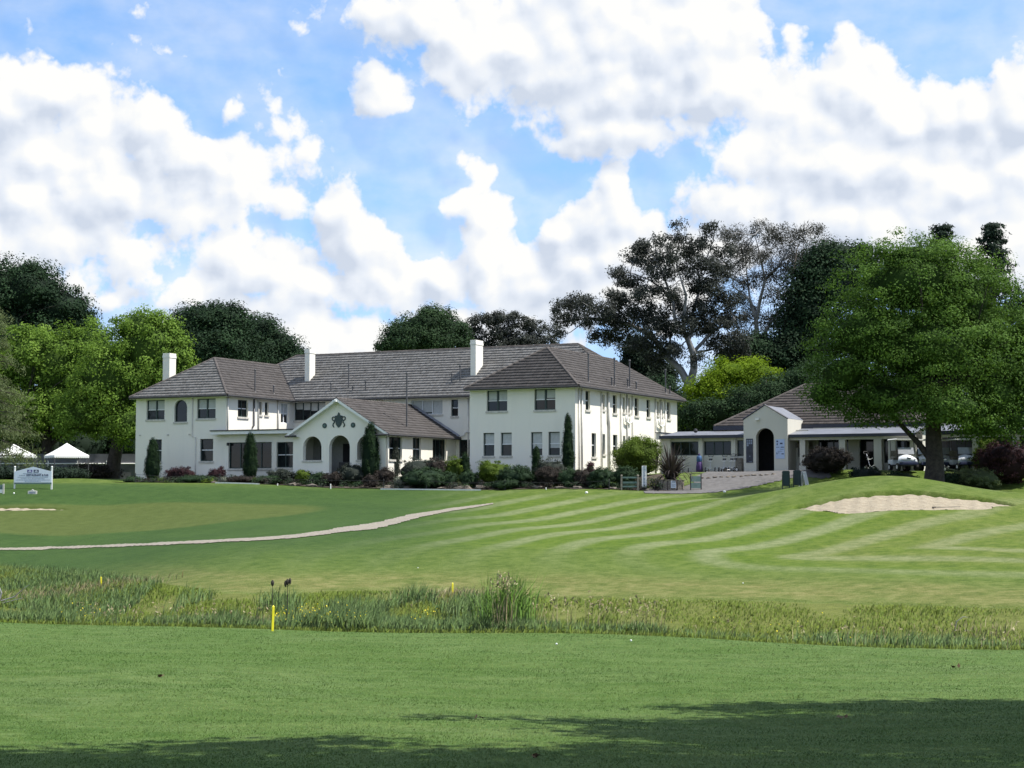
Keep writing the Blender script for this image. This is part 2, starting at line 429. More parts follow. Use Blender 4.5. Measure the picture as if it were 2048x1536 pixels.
L['oak2'] = leafmat('mid_oak_leaves', (.014, .028, .012), (.032, .066, .026), (.065, .12, .045), .16)
L['gum'] = leafmat('gum_leaves', (.030, .034, .030), (.058, .066, .057), (.105, .115, .098), 0.12, 0.0)
L['gumpale'] = leafmat('pale_gum_leaves', (.04, .04, .036), (.08, .08, .07), (.13, .13, .115), 0.14, 0.0)
L['lime'] = leafmat('lime_leaves', (.09, .16, .010), (.20, .31, .014), (.32, .44, .03), 0.38, 0.0)
L['conifer'] = leafmat('conifer_needles', (.008, .016, .012), (.018, .034, .022), (.034, .06, .034), .08)
L['cedar'] = leafmat('cedar_needles', (.08, .105, .05), (.16, .205, .09), (.27, .33, .16), 0.3, 0.0)
L['cypress'] = leafmat('cypress_needles', (.006, .018, .008), (.014, .036, .012), (.03, .066, .02), .08)
L['shrub'] = leafmat('shrub_leaves', (.016, .034, .016), (.034, .066, .03), (.066, .115, .05), .15)
L['shrubgrey'] = leafmat('grey_shrub_leaves', (.026, .034, .028), (.055, .068, .055), (.10, .115, .09), .15)
L['shrublime'] = leafmat('bright_shrub_leaves', (.05, .08, .010), (.10, .16, .02), (.18, .26, .035), .25)
L['shrubred'] = leafmat('maroon_leaves', (.022, .012, .014), (.05, .022, .028), (.10, .045, .05), .12)
L['shrubpurple'] = leafmat('brown_purple_leaves', (.020, .017, .015), (.046, .038, .033), (.085, .07, .058), .12)
L['flax'] = leafmat('bronze_flax', (.03, .024, .024), (.065, .052, .05), (.15, .125, .11), .08)
L['pale'] = leafmat('silver_leaves', (.10, .12, .09), (.20, .22, .17), (.32, .34, .28), .15)
L['rough'] = leafmat('rough_grass', (.10, .17, .030), (.18, .26, .045), (.29, .34, .09), 0.2, 0.85)
L['reed'] = leafmat('blue_green_weeds', (.085, .16, .055), (.15, .245, .085), (.26, .35, .15), 0.2, 0.8)
L['reedbright'] = leafmat('bright_reed', (.09, .20, .03), (.18, .35, .06), (.30, .47, .11), 0.2, 0.7)
L['straw'] = leafmat('dry_seed_heads', (.20, .18, .09), (.34, .30, .17), (.52, .47, .30), 0.15, 0.7)
L['lawn'] = leafmat('lawn_blades', (.042, .096, .016), (.098, .172, .036), (.21, .285, .095), 0.1, 0.82)

# ------------------------------------------------------------------ sky dome segment
_az = np.linspace(-19.5, 19.5, 330); _el = np.linspace(-.8, 13.5, 170)
SA, SE = np.meshgrid(_az, _el)
own = np.clip((12.4 - np.abs(SA)) / 1.6, 0, 1) * np.clip((11.6 - SE) / 1.6, 0, 1)
c0 = cloud_cover(SA, SE); c1 = cloud_cover(SA + .22, SE + .42)
RS = 3500.0
D = np.stack([np.cos(SE / 33) * np.sin(SA / 33), np.cos(SE / 33) * np.cos(SA / 33), np.sin(SE / 33)], -1) * RS + np.array([0, 0, EYE])
_i = np.arange(SA.size).reshape(SA.shape)
_m = bpy.data.materials.new('cloudy_sky'); _m.use_nodes = True; SkyShader(_m.node_tree, False)
_m.cycles.emission_sampling = 'NONE'
tag(np_mesh('sky', D.reshape(-1, 3), np.stack([_i[:-1, :-1], _i[1:, :-1], _i[1:, 1:], _i[:-1, 1:]], -1).reshape(-1, 4), _m, smooth=True,
    tint=dict(own=own.ravel(), cover=c0.ravel(), cover_sunward=c1.ravel())), kind='structure')
# ------------------------------------------------------------------ terrain
def Y1(X): return 38.0 - 0.31 * np.clip(X, -40, 60)                       # near lip of the ditch
def Y2(X):                                                                # far lip of the ditch
    Xc = np.clip(X, -24, 50)
    return 58.0 - 0.40 * Xc + np.clip(-12.5 - Xc, 0, 12) * 0.95 - 2.5 * np.exp(-((Xc + 9.5) / 3.0) ** 2)
def Yg(X):                                                                # front of the garden bed / foot of the buildings
    X = np.asarray(X, float)
    return np.where(X < 6, 97 - .42 * (np.clip(X, -26, 6) - 4), 96.16 - .2 * (np.clip(X, 6, 40) - 6))
BUNKER = (18.5, 78.1, 4.75, 2.15)
def bunker_r(X, Y):
    cx, cy, a, b = BUNKER
    th = np.arctan2((Y - cy) / b, (X - cx) / a)
    w = 1 + .07 * np.sin(3 * th + .6) + .045 * np.sin(5 * th) + .03 * np.sin(9 * th + 2)
    return np.hypot((X - cx) / a, (Y - cy) / b) / w
LBUNK = (-31.2, 98.0, 4.6, .36)
def lbunk_r(X, Y):
    cx, cy, a, b = LBUNK
    return np.hypot((X - cx) / a, (Y - cy) / b)
def T0(X, Y):
    X = np.asarray(X, float); Y = np.asarray(Y, float)
    y1, y2, yg = Y1(X), Y2(X), Yg(X)
    near = -1.65 - 1.65 * np.clip(Y / y1, 0, 1) ** .9
    w = np.clip((Y - y1) / (y2 - y1), 0, 1)
    ditch = -3.3 - .4 * w - 1.35 * np.sin(math.pi * w) ** 1.3 * (1 - .25 * w)
    t = np.clip((Y - y2) / (yg - y2), 0, 1)
    fair = -3.7 + 3.7 * (t + .035 * np.sin(2 * math.pi * t))
    top = .75 + .38 * sst(6, 12, X)
    beyond = top * sst(0, 7.0 - 2.4 * sst(7, 16, X), Y - yg) + np.clip(Y - yg - 7, 0, 250) * .004
    z = np.where(Y < y1, near, np.where(Y < y2, ditch, np.where(Y < yg, fair, beyond)))
    mx = np.where(X < 18.9, 5.0, 4.7)
    z = z + 1.62 * np.exp(-((X - 18.9) / mx) ** 2 / 2 - ((Y - 84.5) / np.where(Y < 84.5, 6.6, 3.1)) ** 2 / 2)          # mound behind the bunker
    z = z + 1.0 * np.exp(-((X + 30) / 10) ** 2 / 2 - ((Y - 104) / 4.6) ** 2 / 2)             # rise behind the green
    z = z - .35 * np.exp(-((X + 22) / 7) ** 2 / 2 - ((Y - 88) / 5.0) ** 2 / 2)              # the green lies in a hollow
    z = z + .05 * np.sin(X * .33 + 1.1) * np.sin(Y * .21) + .03 * np.sin(X * .8 + Y * .5)
    return z + EYE
def T(X, Y):
    return T0(X, Y)
def G(px, py, y0=10.0, y1=170.0):
    """first ground point seen at photo pixel px, py"""
    ys = np.linspace(y0, y1, 3200)
    k = _f + (px - 1024) / FPX * _r + (768 - py) / FPX * _u
    P = k[None, :] * (ys / k[1])[:, None]
    hit = np.nonzero(P[:, 2] + EYE <= T(P[:, 0], P[:, 1]))[0]
    hit = hit[ys[hit] > y0 + .1]
    i = hit[0] if len(hit) else len(ys) - 1
    return np.array([P[i, 0], P[i, 1], float(T(P[i, 0], P[i, 1]))])

def axis(segs):
    out = [segs[0][0]]
    for a, b, d in segs:
        n = max(1, int(round((b - a) / d))); out += list(a + (b - a) * np.arange(1, n + 1) / n)
    return np.array(out)
gx = axis([(-2500, -300, 400), (-300, -80, 22), (-80, -34, 3), (-34, 13, .4), (13, 24, .1), (24, 36, .4), (36, 80, 3), (80, 300, 22), (300, 2500, 400)])
gy = axis([(-300, -20, 40), (-20, 10, 3), (10, 75, .4), (75, 81.5, .07), (81.5, 96, .4), (96, 99.5, .15), (99.5, 118, .4), (118, 200, 3), (200, 400, 25), (400, 4000, 600)])
GX, GY = np.meshgrid(gx, gy)
GZ = T(GX, GY)
inb = bunker_r(GX, GY)
GZ = GZ - .55 * sst(1.045, .985, inb)
inl = lbunk_r(GX, GY)
GZ = GZ - .40 * sst(1.08, .94, inl)
far = sst(200, 900, np.hypot(GX, GY))
GZ = GZ * (1 - far) + (EYE + 1.0) * far
# mowing: bands follow a turn round the end of the fairway (offsets of a wedge)
A = np.array([11.6, 65.0])
def unit(a): return np.array([math.cos(math.radians(a)), math.sin(math.radians(a))])
ang_u, ang_l = 48.0, -25.0
nu = np.array([-unit(ang_u)[1], unit(ang_u)[0]]); nl = np.array([unit(ang_l)[1], -unit(ang_l)[0]])
dx, dy = GX - A[0], GY - A[1]
bend = .25 * np.sin(dy * .13 + .5) + .2 * np.sin(dx * .2)
su = dx * nu[0] + dy * nu[1] + bend * .6; sl = dx * nl[0] + dy * nl[1] + bend * .2
along_u = dx * unit(ang_u)[0] + dy * unit(ang_u)[1]; along_l = dx * unit(ang_l)[0] + dy * unit(ang_l)[1]
sd = np.where((along_u < 0) & (along_l < 0) | ((su > 0) & (sl > 0)), np.hypot(np.maximum(su, 0), np.maximum(sl, 0)), np.maximum(su, sl))
sd = np.where((along_u < 0) & (along_l < 0), np.hypot(dx, dy), sd)
wob = .25 * np.sin(GX * .5 + GY * .3)
stripe = .5 + .5 * np.sin(2 * math.pi * (sd + wob) / 3.3 + 0.73)
stripe = sst(.38, .98, stripe)
fair = (GY > Y2(GX)).astype(float)
edge = GY - Y2(GX)
stripe_amt = sst(3, 11, edge) * sst(-19, -7, GX + .15 * (GY - 70)) * (1 - sst(-7, -1, GY - Yg(GX)) * .75) * (1 - .9 * sst(.2, .8, np.exp(-((GX - 18.9) / 6.5) ** 2 / 2 - ((GY - 84) / 6.0) ** 2 / 2)))
stripe_amt = stripe_amt * (1 - .8 * sst(3, 7, sd) * sst(-2, 2, sl))
inner_dry = np.exp(-np.maximum(sd, 0) ** 2 / 6) * (sd > -99) * sst(6, 14, GX) * sst(1.0, 4.0, edge)
dry = np.clip(1.15 * np.exp(-((edge - 2.3) / 2.4) ** 2) * (edge > -.6) * (1 + .5 * np.exp(-((GX + 12) / 4) ** 2)), 0, 1) * np.where(edge > -1.2, 1, 0)
dry = np.clip(dry + .38 * inner_dry, 0, 1)
rough = ((GY > Y1(GX)) & (GY < Y2(GX))).astype(float)
cxg, cyg = G(230, 1042)[:2]
green = 1 - sst(.92, 1.06, np.hypot((GX - cxg) / 12.0, (GY - cyg + .12 * (GX - cxg)) / 4.6))
cloud_shade = sst(2, -7, GX + .0 * GY) * sst(60, 78, GY - .25 * (GX + 10)) * (1 - sst(103, 108, GY + 0.2 * (GX + 20)))  # cloud shade over the left lawn, put into the turf colour
soil = sst(-.2, .2, GY - Yg(GX)) * (1 - sst(8.2, 9.2, GY - Yg(GX) )) * sst(-26.6, -26.2, GX) * (1 - sst(12.0, 12.5, GX))
lawn_b = sst(42, 30, GY)

t = NT('turf')
n_big = t.noise(.22, 4, .6); n_mid = t.noise(1.7, 5, .62); n_fine = t.noise(16, 4, .65); n_vfine = t.noise(70, 3, .7)
n_streak = t.noise(1.0, 4, .6, t.scaled(t.pos, (.35, 2.2, 1)))
n_an = t.noise(1.0, 5, .7, t.scaled(t.pos, (2.2, 5.0, 1)))
mixn = t.math('ADD', t.math('ADD', t.math('MULTIPLY', n_mid, .3), t.math('MULTIPLY', n_an, .3)), t.math('ADD', t.math('MULTIPLY', n_fine, .25), t.math('MULTIPLY', n_vfine, .2)))
mixn = t.math('ADD', t.math('MULTIPLY', t.math('SUBTRACT', mixn, .52), 2.3), .52, clamp=True)
fore = t.ramp(mixn, [(.36, (.050, .108, .020)), (.52, (.088, .160, .036)), (.68, (.155, .225, .080))])
fore = t.mix(t.ramp(n_streak, [(.36, (0, 0, 0)), (.64, (.6, .6, .6))]), fore, (.125, .185, .070))
fore = t.mix(t.ramp(n_big, [(.35, (0, 0, 0)), (.66, (.45, .45, .45))]), fore, (.065, .135, .018))
darkst = t.ramp(mixn, [(.36, (.055, .108, .008)), (.52, (.092, .152, .014)), (.68, (.135, .19, .030))])
lightst = t.ramp(mixn, [(.36, (.135, .175, .072)), (.52, (.19, .225, .115)), (.68, (.25, .28, .165))])
n_st = t.noise(.9, 4, .6)
sa = t.math('ADD', t.attr('stripe'), t.math('MULTIPLY', t.math('SUBTRACT', n_st, .5), .5), clamp=True)
fw = t.mix(sa, darkst, lightst)
neutral = t.ramp(mixn, [(.36, (.062, .105, .016)), (.52, (.100, .150, .030)), (.68, (.15, .195, .056))])
fw = t.mix(t.attr('stripe_amt'), neutral, fw)
drycol = t.ramp(mixn, [(.36, (.105, .128, .034)), (.52, (.170, .178, .062)), (.68, (.25, .235, .110))])
dn = t.math('MULTIPLY', t.attr('dry'), t.ramp(t.noise(.6, 5, .65), [(.28, (.25, .25, .25)), (.62, (1, 1, 1))]), clamp=True)
fw = t.mix(dn, fw, drycol)
cloud_shade_col = t.ramp(t.math('ADD', t.math('MULTIPLY', mixn, .6), t.math('MULTIPLY', n_big, .4)), [(.35, (.030, .068, .016)), (.62, (.056, .106, .028))])
fw = t.mix(t.attr('cloud_shade'), fw, cloud_shade_col)
greencol = t.ramp(n_mid, [(.3, (.072, .100, .026)), (.7, (.100, .130, .040))])
fw = t.mix(t.attr('green'), fw, greencol)
col = t.mix(t.attr('fair'), fore, fw)
roughcol = t.ramp(mixn, [(.3, (.10, .12, .03)), (.7, (.18, .20, .06))])
col = t.mix(t.attr('rough'), col, roughcol)
t.bump(mixn, .7, .05)
col = t.mix(1.0, col, (.74, .755, .62), 'MULTIPLY')
M['turf'] = t.set(col, .9, 0, .15)
nx, ny = len(gx), len(gy)
idx = np.arange(nx * ny).reshape(ny, nx)
quads = np.stack([idx[:-1, :-1], idx[:-1, 1:], idx[1:, 1:], idx[1:, :-1]], -1).reshape(-1, 4)
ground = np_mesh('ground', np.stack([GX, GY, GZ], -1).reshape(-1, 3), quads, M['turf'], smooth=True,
    tint={k: v.ravel() for k, v in dict(stripe=stripe, stripe_amt=stripe_amt, dry=dry, fair=fair, rough=rough, green=green, cloud_shade=cloud_shade).items()})
tag(ground, 'mown golf course turf running up to the clubhouse', kind='structure')

def in_poly(X, Y, poly):
    ins = np.zeros(X.shape, bool); n = len(poly)
    for i in range(n):
        x0, y0 = poly[i]; x1, y1 = poly[(i + 1) % n]
        c = ((y0 > Y) != (y1 > Y)) & (X < (x1 - x0) * (Y - y0) / (y1 - y0 + 1e-12) + x0)
        ins ^= c
    return ins
def drape(name, poly, step, lift, mat, wobble=.06, zf=None):
    poly = np.array(poly)
    xs = np.arange(poly[:, 0].min() - step, poly[:, 0].max() + step, step); ys = np.arange(poly[:, 1].min() - step, poly[:, 1].max() + step, step)
    X, Y = np.meshgrid(xs, ys)
    wx = wobble * (np.sin(X * 5 + Y * 3) + np.sin(X * 11 - Y * 7)); 
    cxm = (X[:-1, :-1] + step / 2); cym = (Y[:-1, :-1] + step / 2)
    keep = in_poly(cxm + wx[:-1, :-1], cym + wx[:-1, :-1] * .7, poly)
    Z = (T(X, Y) if zf is None else zf(X, Y)) + lift
    i = np.arange(X.size).reshape(X.shape)
    q = np.stack([i[:-1, :-1], i[:-1, 1:], i[1:, 1:], i[1:, :-1]], -1)[keep]
    used, inv = np.unique(q, return_inverse=True)
    V = np.stack([X, Y, Z], -1).reshape(-1, 3)[used]
    o = np_mesh(name, V, inv.reshape(q.shape), mat, smooth=True)
    return tag(o, kind='structure')

# gravel path curving across the lawn
top_e = [(-60, 1099), (0, 1097), (100, 1094), (200, 1091), (300, 1087), (400, 1082), (500, 1077), (590, 1070), (650, 1062), (740, 1048), (790, 1037), (830, 1028), (900, 1017), (985, 1007)]
bot_e = [(-60, 1103), (0, 1101), (100, 1098.5), (200, 1095.5), (300, 1092), (400, 1087.5), (500, 1083), (590, 1077), (650, 1070), (740, 1060), (790, 1049), (830, 1038), (900, 1023), (985, 1009)]
poly = [G(*p)[:2] for p in top_e] + [G(*p)[:2] for p in bot_e[::-1]]
tag(drape('gravel_path', poly, .13, .03, M['gravel']), 'narrow pale gravel path curving across the lawn')
# drive in front of the pro shop
dpx = [(1290, 983), (1360, 977), (1388, 966), (1395, 952), (1410, 946), (1450, 943), (1490, 941), (1580, 940), (1660, 944), (1660, 957), (1590, 957), (1545, 965), (1490, 977), (1430, 986), (1360, 988), (1290, 987)]
tag(drape('driveway', [G(*p)[:2] for p in dpx], .14, .03, M['asphalt']), 'grey gravel drive leading up to the arched entrance')
# garden bed in front of the clubhouse
xs = np.linspace(-26.4, 9.2, 42)
poly = [(x, float(Yg(x)) + .12 * math.sin(x * 1.3)) for x in xs] + [(x, float(Yg(x)) + 9.0) for x in xs[::-1]]
tag(drape('garden_bed', poly, .2, .035, M['soil']), 'dark mulched garden bed along the clubhouse front')

# bunkers
t = NT('bunker_sand'); nn = t.noise(3.2, 5, .65); nf = t.noise(22, 4, .7)
t.bump(t.math('ADD', nn, t.math('MULTIPLY', nf, .5)), .9, .10)
M['sand'] = t.set(t.ramp(t.math('ADD', t.math('MULTIPLY', nn, .6), t.math('MULTIPLY', nf, .4)), [(.3, (.235, .195, .135)), (.7, (.375, .325, .24))]), .95)
def sand(name, B, rf, label, drop):
    cx, cy, a, b = B
    xs = np.linspace(cx - a * 1.15, cx + a * 1.15, 130); ys = np.linspace(cy - b * 1.2, cy + b * 1.2, 60)
    X, Y = np.meshgrid(xs, ys)
    bk = sst(-.6, .9, (Y - cy) / b)
    Z = T(X, Y) - .03 - drop * bk + .035 * np.sin(X * 6 + Y * 3) * np.sin(Y * 5 - X * 2) + .02 * np.sin(X * 13) * np.sin(Y * 11)
    i = np.arange(X.size).reshape(X.shape)
    q = np.stack([i[:-1, :-1], i[:-1, 1:], i[1:, 1:], i[1:, :-1]], -1)[(rf(X, Y) < 1.03)[:-1, :-1]]
    used, inv = np.unique(q, return_inverse=True)
    V = np.stack([X, Y, Z], -1).reshape(-1, 3)[used]
    tag(np_mesh(name, V, inv.reshape(q.shape), M['sand'], smooth=True), label, kind='structure')
sand('sand_bunker', BUNKER, bunker_r, 'pale sand bunker cut into the grass mound', .20)
sand('sand_bunker', LBUNK, lbunk_r, 'thin strip of sand bunker behind the putting green', .05)
# ------------------------------------------------------------------ clubhouse
TH = math.atan((2650 - 1024) / FPX * math.cos(PITCH))       # the buildings stand turned 26 degrees to the view
UX = np.array([math.cos(TH), -math.sin(TH), 0]); VX = np.array([math.sin(TH), math.cos(TH), 0])
O0 = np.array([4.38, 102.34, EYE + .75])
def LW(a, b, z=0.0): return O0 + a * UX + b * VX + np.array([0, 0, z])

club = empty('clubhouse', O0, -TH, 'white two-storey clubhouse with brown tiled hip roofs and arched porch', 'building')

def wall(mb, p0, p1, z0, z1, ops=(), rev=.22):
    """a wall face from p0 to p1 (outside on the right) with real openings (s0, s1, za, zb, arched)"""
    p0 = np.array(p0, float); p1 = np.array(p1, float); Ln = np.linalg.norm(p1 - p0); d = (p1 - p0) / Ln; n = np.array([d[1], -d[0]])
    def P(s, z, k=0.0): q = p0 + d * s - n * k; return (q[0], q[1], z)
    S = sorted({0.0, Ln} | {o[0] for o in ops} | {o[1] for o in ops}); Z = sorted({z0, z1} | {o[2] for o in ops} | {o[3] for o in ops})
    for i in range(len(S) - 1):
        for j in range(len(Z) - 1):
            sm, zm = (S[i] + S[i + 1]) / 2, (Z[j] + Z[j + 1]) / 2
            if any(o[0] < sm < o[1] and o[2] < zm < o[3] for o in ops): continue
            mb.quad(P(S[i], Z[j]), P(S[i + 1], Z[j]), P(S[i + 1], Z[j + 1]), P(S[i], Z[j + 1]))
    for o in ops:
        s0, s1, za, zb = o[:4]
        if len(o) > 4 and o[4]:
            r = (s1 - s0) / 2; c = (s0 + s1) / 2; zs = zb - r; N = 14
            arc = [(c - r * math.cos(math.pi * k / N), zs + r * math.sin(math.pi * k / N)) for k in range(N + 1)]
            for k in range(N):
                a, b = arc[k], arc[k + 1]
                mb.quad(P(*a), P(*b), P(b[0], zb), P(a[0], zb))
                mb.quad(P(*a), P(*b), P(*b, rev), P(*a, rev))
            mb.quad(P(s0, za), P(s0, zs), P(s0, zs, rev), P(s0, za, rev)); mb.quad(P(s1, za), P(s1, zs), P(s1, zs, rev), P(s1, za, rev))
        else:
            mb.quad(P(s0, za), P(s0, zb), P(s0, zb, rev), P(s0, za, rev)); mb.quad(P(s1, za), P(s1, zb), P(s1, zb, rev), P(s1, za, rev))
            mb.quad(P(s0, zb), P(s1, zb), P(s1, zb, rev), P(s0, zb, rev))
        mb.quad(P(s0, za), P(s1, za), P(s1, za, rev), P(s0, za, rev))
    return lambda s, z=0.0, k=0.0: P(s, z, k)

def window(parent, p0, p1, op, kind, fm='frame', blind=.45, sill=True, off=(0, 0, 0), rec=.2):
    """window set in opening op of the wall p0-p1"""
    p0 = np.array(p0, float); p1 = np.array(p1, float); d = (p1 - p0) / np.linalg.norm(p1 - p0)
    rz = math.atan2(d[1], d[0]); s0, s1, za, zb = op[:4]; w, h = s1 - s0, zb - za
    q = p0 + d * s0
    fw = .055
    m = MB(); arch = len(op) > 4 and op[4]
    y0, y1 = rec - .07, rec
    cells = []
    if kind == 'double': cells = [(fw, w / 2 - .06), (w / 2 + .06, w - fw)]
    elif kind in ('sash', 'narrow', 'fixed', 'arch'): cells = [(fw, w - fw)]
    elif isinstance(kind, int): cells = [(fw + (w - 2 * fw) * i / kind + (.03 if i else 0), fw + (w - 2 * fw) * (i + 1) / kind - (.03 if i < kind - 1 else 0)) for i in range(kind)]
    top = h - fw
    if arch:
        r = w / 2; N = 12
        for k in range(N):
            a0, a1 = math.pi * k / N, math.pi * (k + 1) / N
            for y in (y0, y1):
                pts = [(r - rr * math.cos(a), y, h - r + rr * math.sin(a)) for rr, a in ((r, a0), (r, a1), (r - fw, a1), (r - fw, a0))]
                m.quad(*pts)
            m.quad(*[(r - (r - fw) * math.cos(a), y, h - r + (r - fw) * math.sin(a)) for a, y in ((a0, y0), (a1, y0), (a1, y1), (a0, y1))])
        m.box(0, fw, y0, y1, 0, h - r); m.box(w - fw, w, y0, y1, 0, h - r); m.box(fw, w - fw, y0, y1, 0, fw)
    else:
        m.box(0, fw, y0, y1, 0, h); m.box(w - fw, w, y0, y1, 0, h)
        m.box(fw, w - fw, y0, y1, 0, fw); m.box(fw, w - fw, y0, y1, h - fw, h)
        for (a, b), (c, e) in zip(cells[:-1], cells[1:]): m.box(b, c, y0, y1, fw, h - fw)
    wo = m.build('window', M[fm], parent, (q[0] + off[0], q[1] + off[1], za + off[2])); wo.rotation_euler = (0, 0, rz)
    for a, b in cells:
        g = MB()
        if arch:
            r = w / 2 - fw; N = 12
            g.poly([(fw, y1 - .02, fw), (w - fw, y1 - .02, fw)] + [(w / 2 + r * math.cos(math.pi * k / N), y1 - .02, h - w / 2 + r * math.sin(math.pi * k / N)) for k in range(N + 1)])
        else: g.quad((a, y1 - .02, fw), (b, y1 - .02, fw), (b, y1 - .02, h - fw), (a, y1 - .02, h - fw))
        g.build('pane', M['glass'], wo)
        if kind in ('double', 'sash', 'narrow') or kind == 2:
            rl = MB(); rl.box(a + .002, b - .002, y0 + .012, y1 - .025, h * .5 - .028, h * .5 + .028); rl.build('sash_rail', M['whiteframe' if kind != 'narrow' else fm], wo)
        if blind and not arch:
            bl = MB(); bh = h * blind * random.uniform(.85, 1.1); n = max(2, int(bh / .11))
            for i in range(n):
                z1 = h - fw - bh * i / n; z2 = h - fw - bh * (i + 1) / n
                bl.quad((a + .02, y1 - .026, z1), (b - .02, y1 - .026, z1), (b - .02, y1 - .034, z2), (a + .02, y1 - .034, z2))
            bl.build('blind', M['blind'], wo)
    if sill:
        sl = MB(); sl.box(-.06, w + .06, -.07, rec - .002, -.13, -.002); sl.build('sill', M['sill'], wo, bevel=.012)
    return wo

def tiles(mb_name, planes, mat, parent, g=.35, wd=.31, lift=.075, off=(0, 0, 0)):
    """overlapping tiles, one small slab each, joined as one covering"""
    V, F, TT = [], [], []
    for A, B, C, D in planes:
        A, B, C, D = (np.array(p, float) for p in (A, B, C, D))
        e = (B - A) / np.linalg.norm(B - A)
        h = np.linalg.norm((D - A) - e * ((D - A) @ e)); up = ((D - A) - e * ((D - A) @ e)) / h
        nrm = np.cross(e, up); nrm = nrm if nrm[2] > 0 else -nrm
        sD, sC, Ln = (D - A) @ e, (C - A) @ e, (B - A) @ e
        nk = int(math.ceil(h / g))
        for k in range(nk):
            t0, t1 = k * g / h, min(1, (k + 1) * g / h)
            l0, l1 = sD * t0, sD * t1; r0, r1 = Ln + (sC - Ln) * t0, Ln + (sC - Ln) * t1
            lo, hi = min(l0, l1), max(r0, r1)
            kk = int(math.floor(lo / wd)); drow = rng.normal(0, .002)
            while kk * wd < hi:
                a0, b0 = max(kk * wd + .004, l0), min((kk + 1) * wd - .004, r0); a1, b1 = max(kk * wd + .004, l1), min((kk + 1) * wd - .004, r1)
                kk += 1
                if b0 - a0 < .02 and b1 - a1 < .02: continue
                if b0 < a0: a0 = b0 = (a0 + b0) / 2
                if b1 < a1: a1 = b1 = (a1 + b1) / 2
                j = rng.normal(0, .005) + drow; y0 = t0 * h - .012 + rng.normal(0, .004)
                P = lambda s, y, n: A + e * s + up * y + nrm * n
                b = len(V)
                V += [P(a0, y0, 0.0), P(b0, y0, 0.0), P(b0, y0, lift + j), P(a0, y0, lift + j), P(b1, t1 * h + .02, .012), P(a1, t1 * h + .02, .012)]
                F += [(b, b + 1, b + 2, b + 3), (b + 3, b + 2, b + 4, b + 5)]
                TT += [rng.random()] * 6
    o = np_mesh(mb_name, np.array(V) + np.array(off), np.array(F), mat, parent, tint=np.array(TT), kind='stuff')
    return o
def ridge(name, lines, parent, r=.10, off=(0, 0, 0)):
    m = MB()
    for a, b in lines:
        a, b = np.array(a, float), np.array(b, float); n = max(2, int(np.linalg.norm(b - a) / .42))
        for i in range(n):
            p, q = a + (b - a) * i / n, a + (b - a) * (i + 1.06) / n
            m.tube([p + off, q + off], [r * 1.06, r * .94], 8)
    return m.build(name, M['ridge'], parent)
def vent(parent, x, y, z, h, r=.045):
    m = MB(); m.tube([(x, y, z - .2), (x, y, z + h)], r, 8); m.lathe([(r * 1.5, 0), (r * 1.8, .05), (r * 1.2, .12)], 8, (x, y, z + h - .02)); m.lathe([(r * 3, 0), (r * 1.3, .10)], 8, (x, y, z - .06))
    return m.build('vent_pipe', M['pipe'], parent)
def chimney(parent, x0, x1, y0, y1, z0, z1):
    m = MB(); m.box(x0, x1, y0, y1, z0, z1 - .34); m.box(x0 - .03, x1 + .03, y0 - .03, y1 + .03, z1 - .34, z1 - .18); m.box(x0 - .01, x1 + .01, y0 - .01, y1 + .01, z1 - .18, z1)
    c = m.build('chimney', M['wall'], parent, bevel=.015); return c

EZ = 5.7
# walls ----------------------------------------------------------------
def club_wall(p0, p1, z0, z1, wins, mat='wall', rev=.22):
    """wins: (s0, s1, za, zb, kind, extras)"""
    ops = [tuple(w[:4]) + ((True,) if w[4] == 'arch' else ()) for w in wins if w[4] is not None]
    m = MB(); wall(m, p0, p1, z0, z1, ops, rev)
    o = m.build('wall', M[mat], club)
    for w in wins:
        if w[4] in (None, 'open'): continue
        ex = w[5] if len(w) > 5 else {}
        window(club, p0, p1, tuple(w[:4]) + ((True,) if w[4] == 'arch' else ()), w[4], **ex)
    return o
X0 = -33.42
L_ = lambda x: x - X0
club_wall((X0, -1.7), (-25.7, -1.7), -.6, EZ, [
    (L_(-32.5), L_(-30.93), 4.15, 5.5, 'double'), (L_(-30.09), L_(-29.0), 3.95, 5.47, 'arch', dict(blind=0)), (L_(-28.17), L_(-26.6), 4.15, 5.5, 'double'),
    (L_(-32.25), L_(-31.14), 1.22, 2.76, 'sash', dict(blind=0)), (L_(-27.88), L_(-26.77), 1.22, 2.74, 'sash', dict(blind=0))])
club_wall((X0, 16.2), (X0, -1.7), -.6, EZ, [])
club_wall((-25.7, -1.7), (-25.7, 6.5), 3.0, EZ, [
    (1.32, 2.52, 4.28, 5.46, 2, dict(blind=0)), (3.76, 4.20, 4.52, 5.42, 'narrow', dict(blind=0)), (4.55, 4.99, 4.52, 5.42, 'narrow', dict(blind=0)), (6.54, 7.6, 4.04, 5.47, 2, dict(fm='whiteframe', blind=.5, sill=False))])
club_wall((-25.7, 6.5), (-7.5, 6.5), -.6, EZ, [
    (.02, 2.68, 4.28, 5.58, 4, dict(blind=.4)), (9.75, 12.26, 4.5, 5.5, 3, dict(fm='whiteframe', blind=.9, sill=True)), (12.93, 13.48, 4.34, 5.48, 'sash', dict(blind=0)),
    (13.55, 15.4, .3, 2.7, 2, dict(blind=0, sill=False))])
club_wall((-7.5, 6.5), (-7.5, -.1), -.6, EZ, [])
RX = -7.85
R_ = lambda x: x - RX
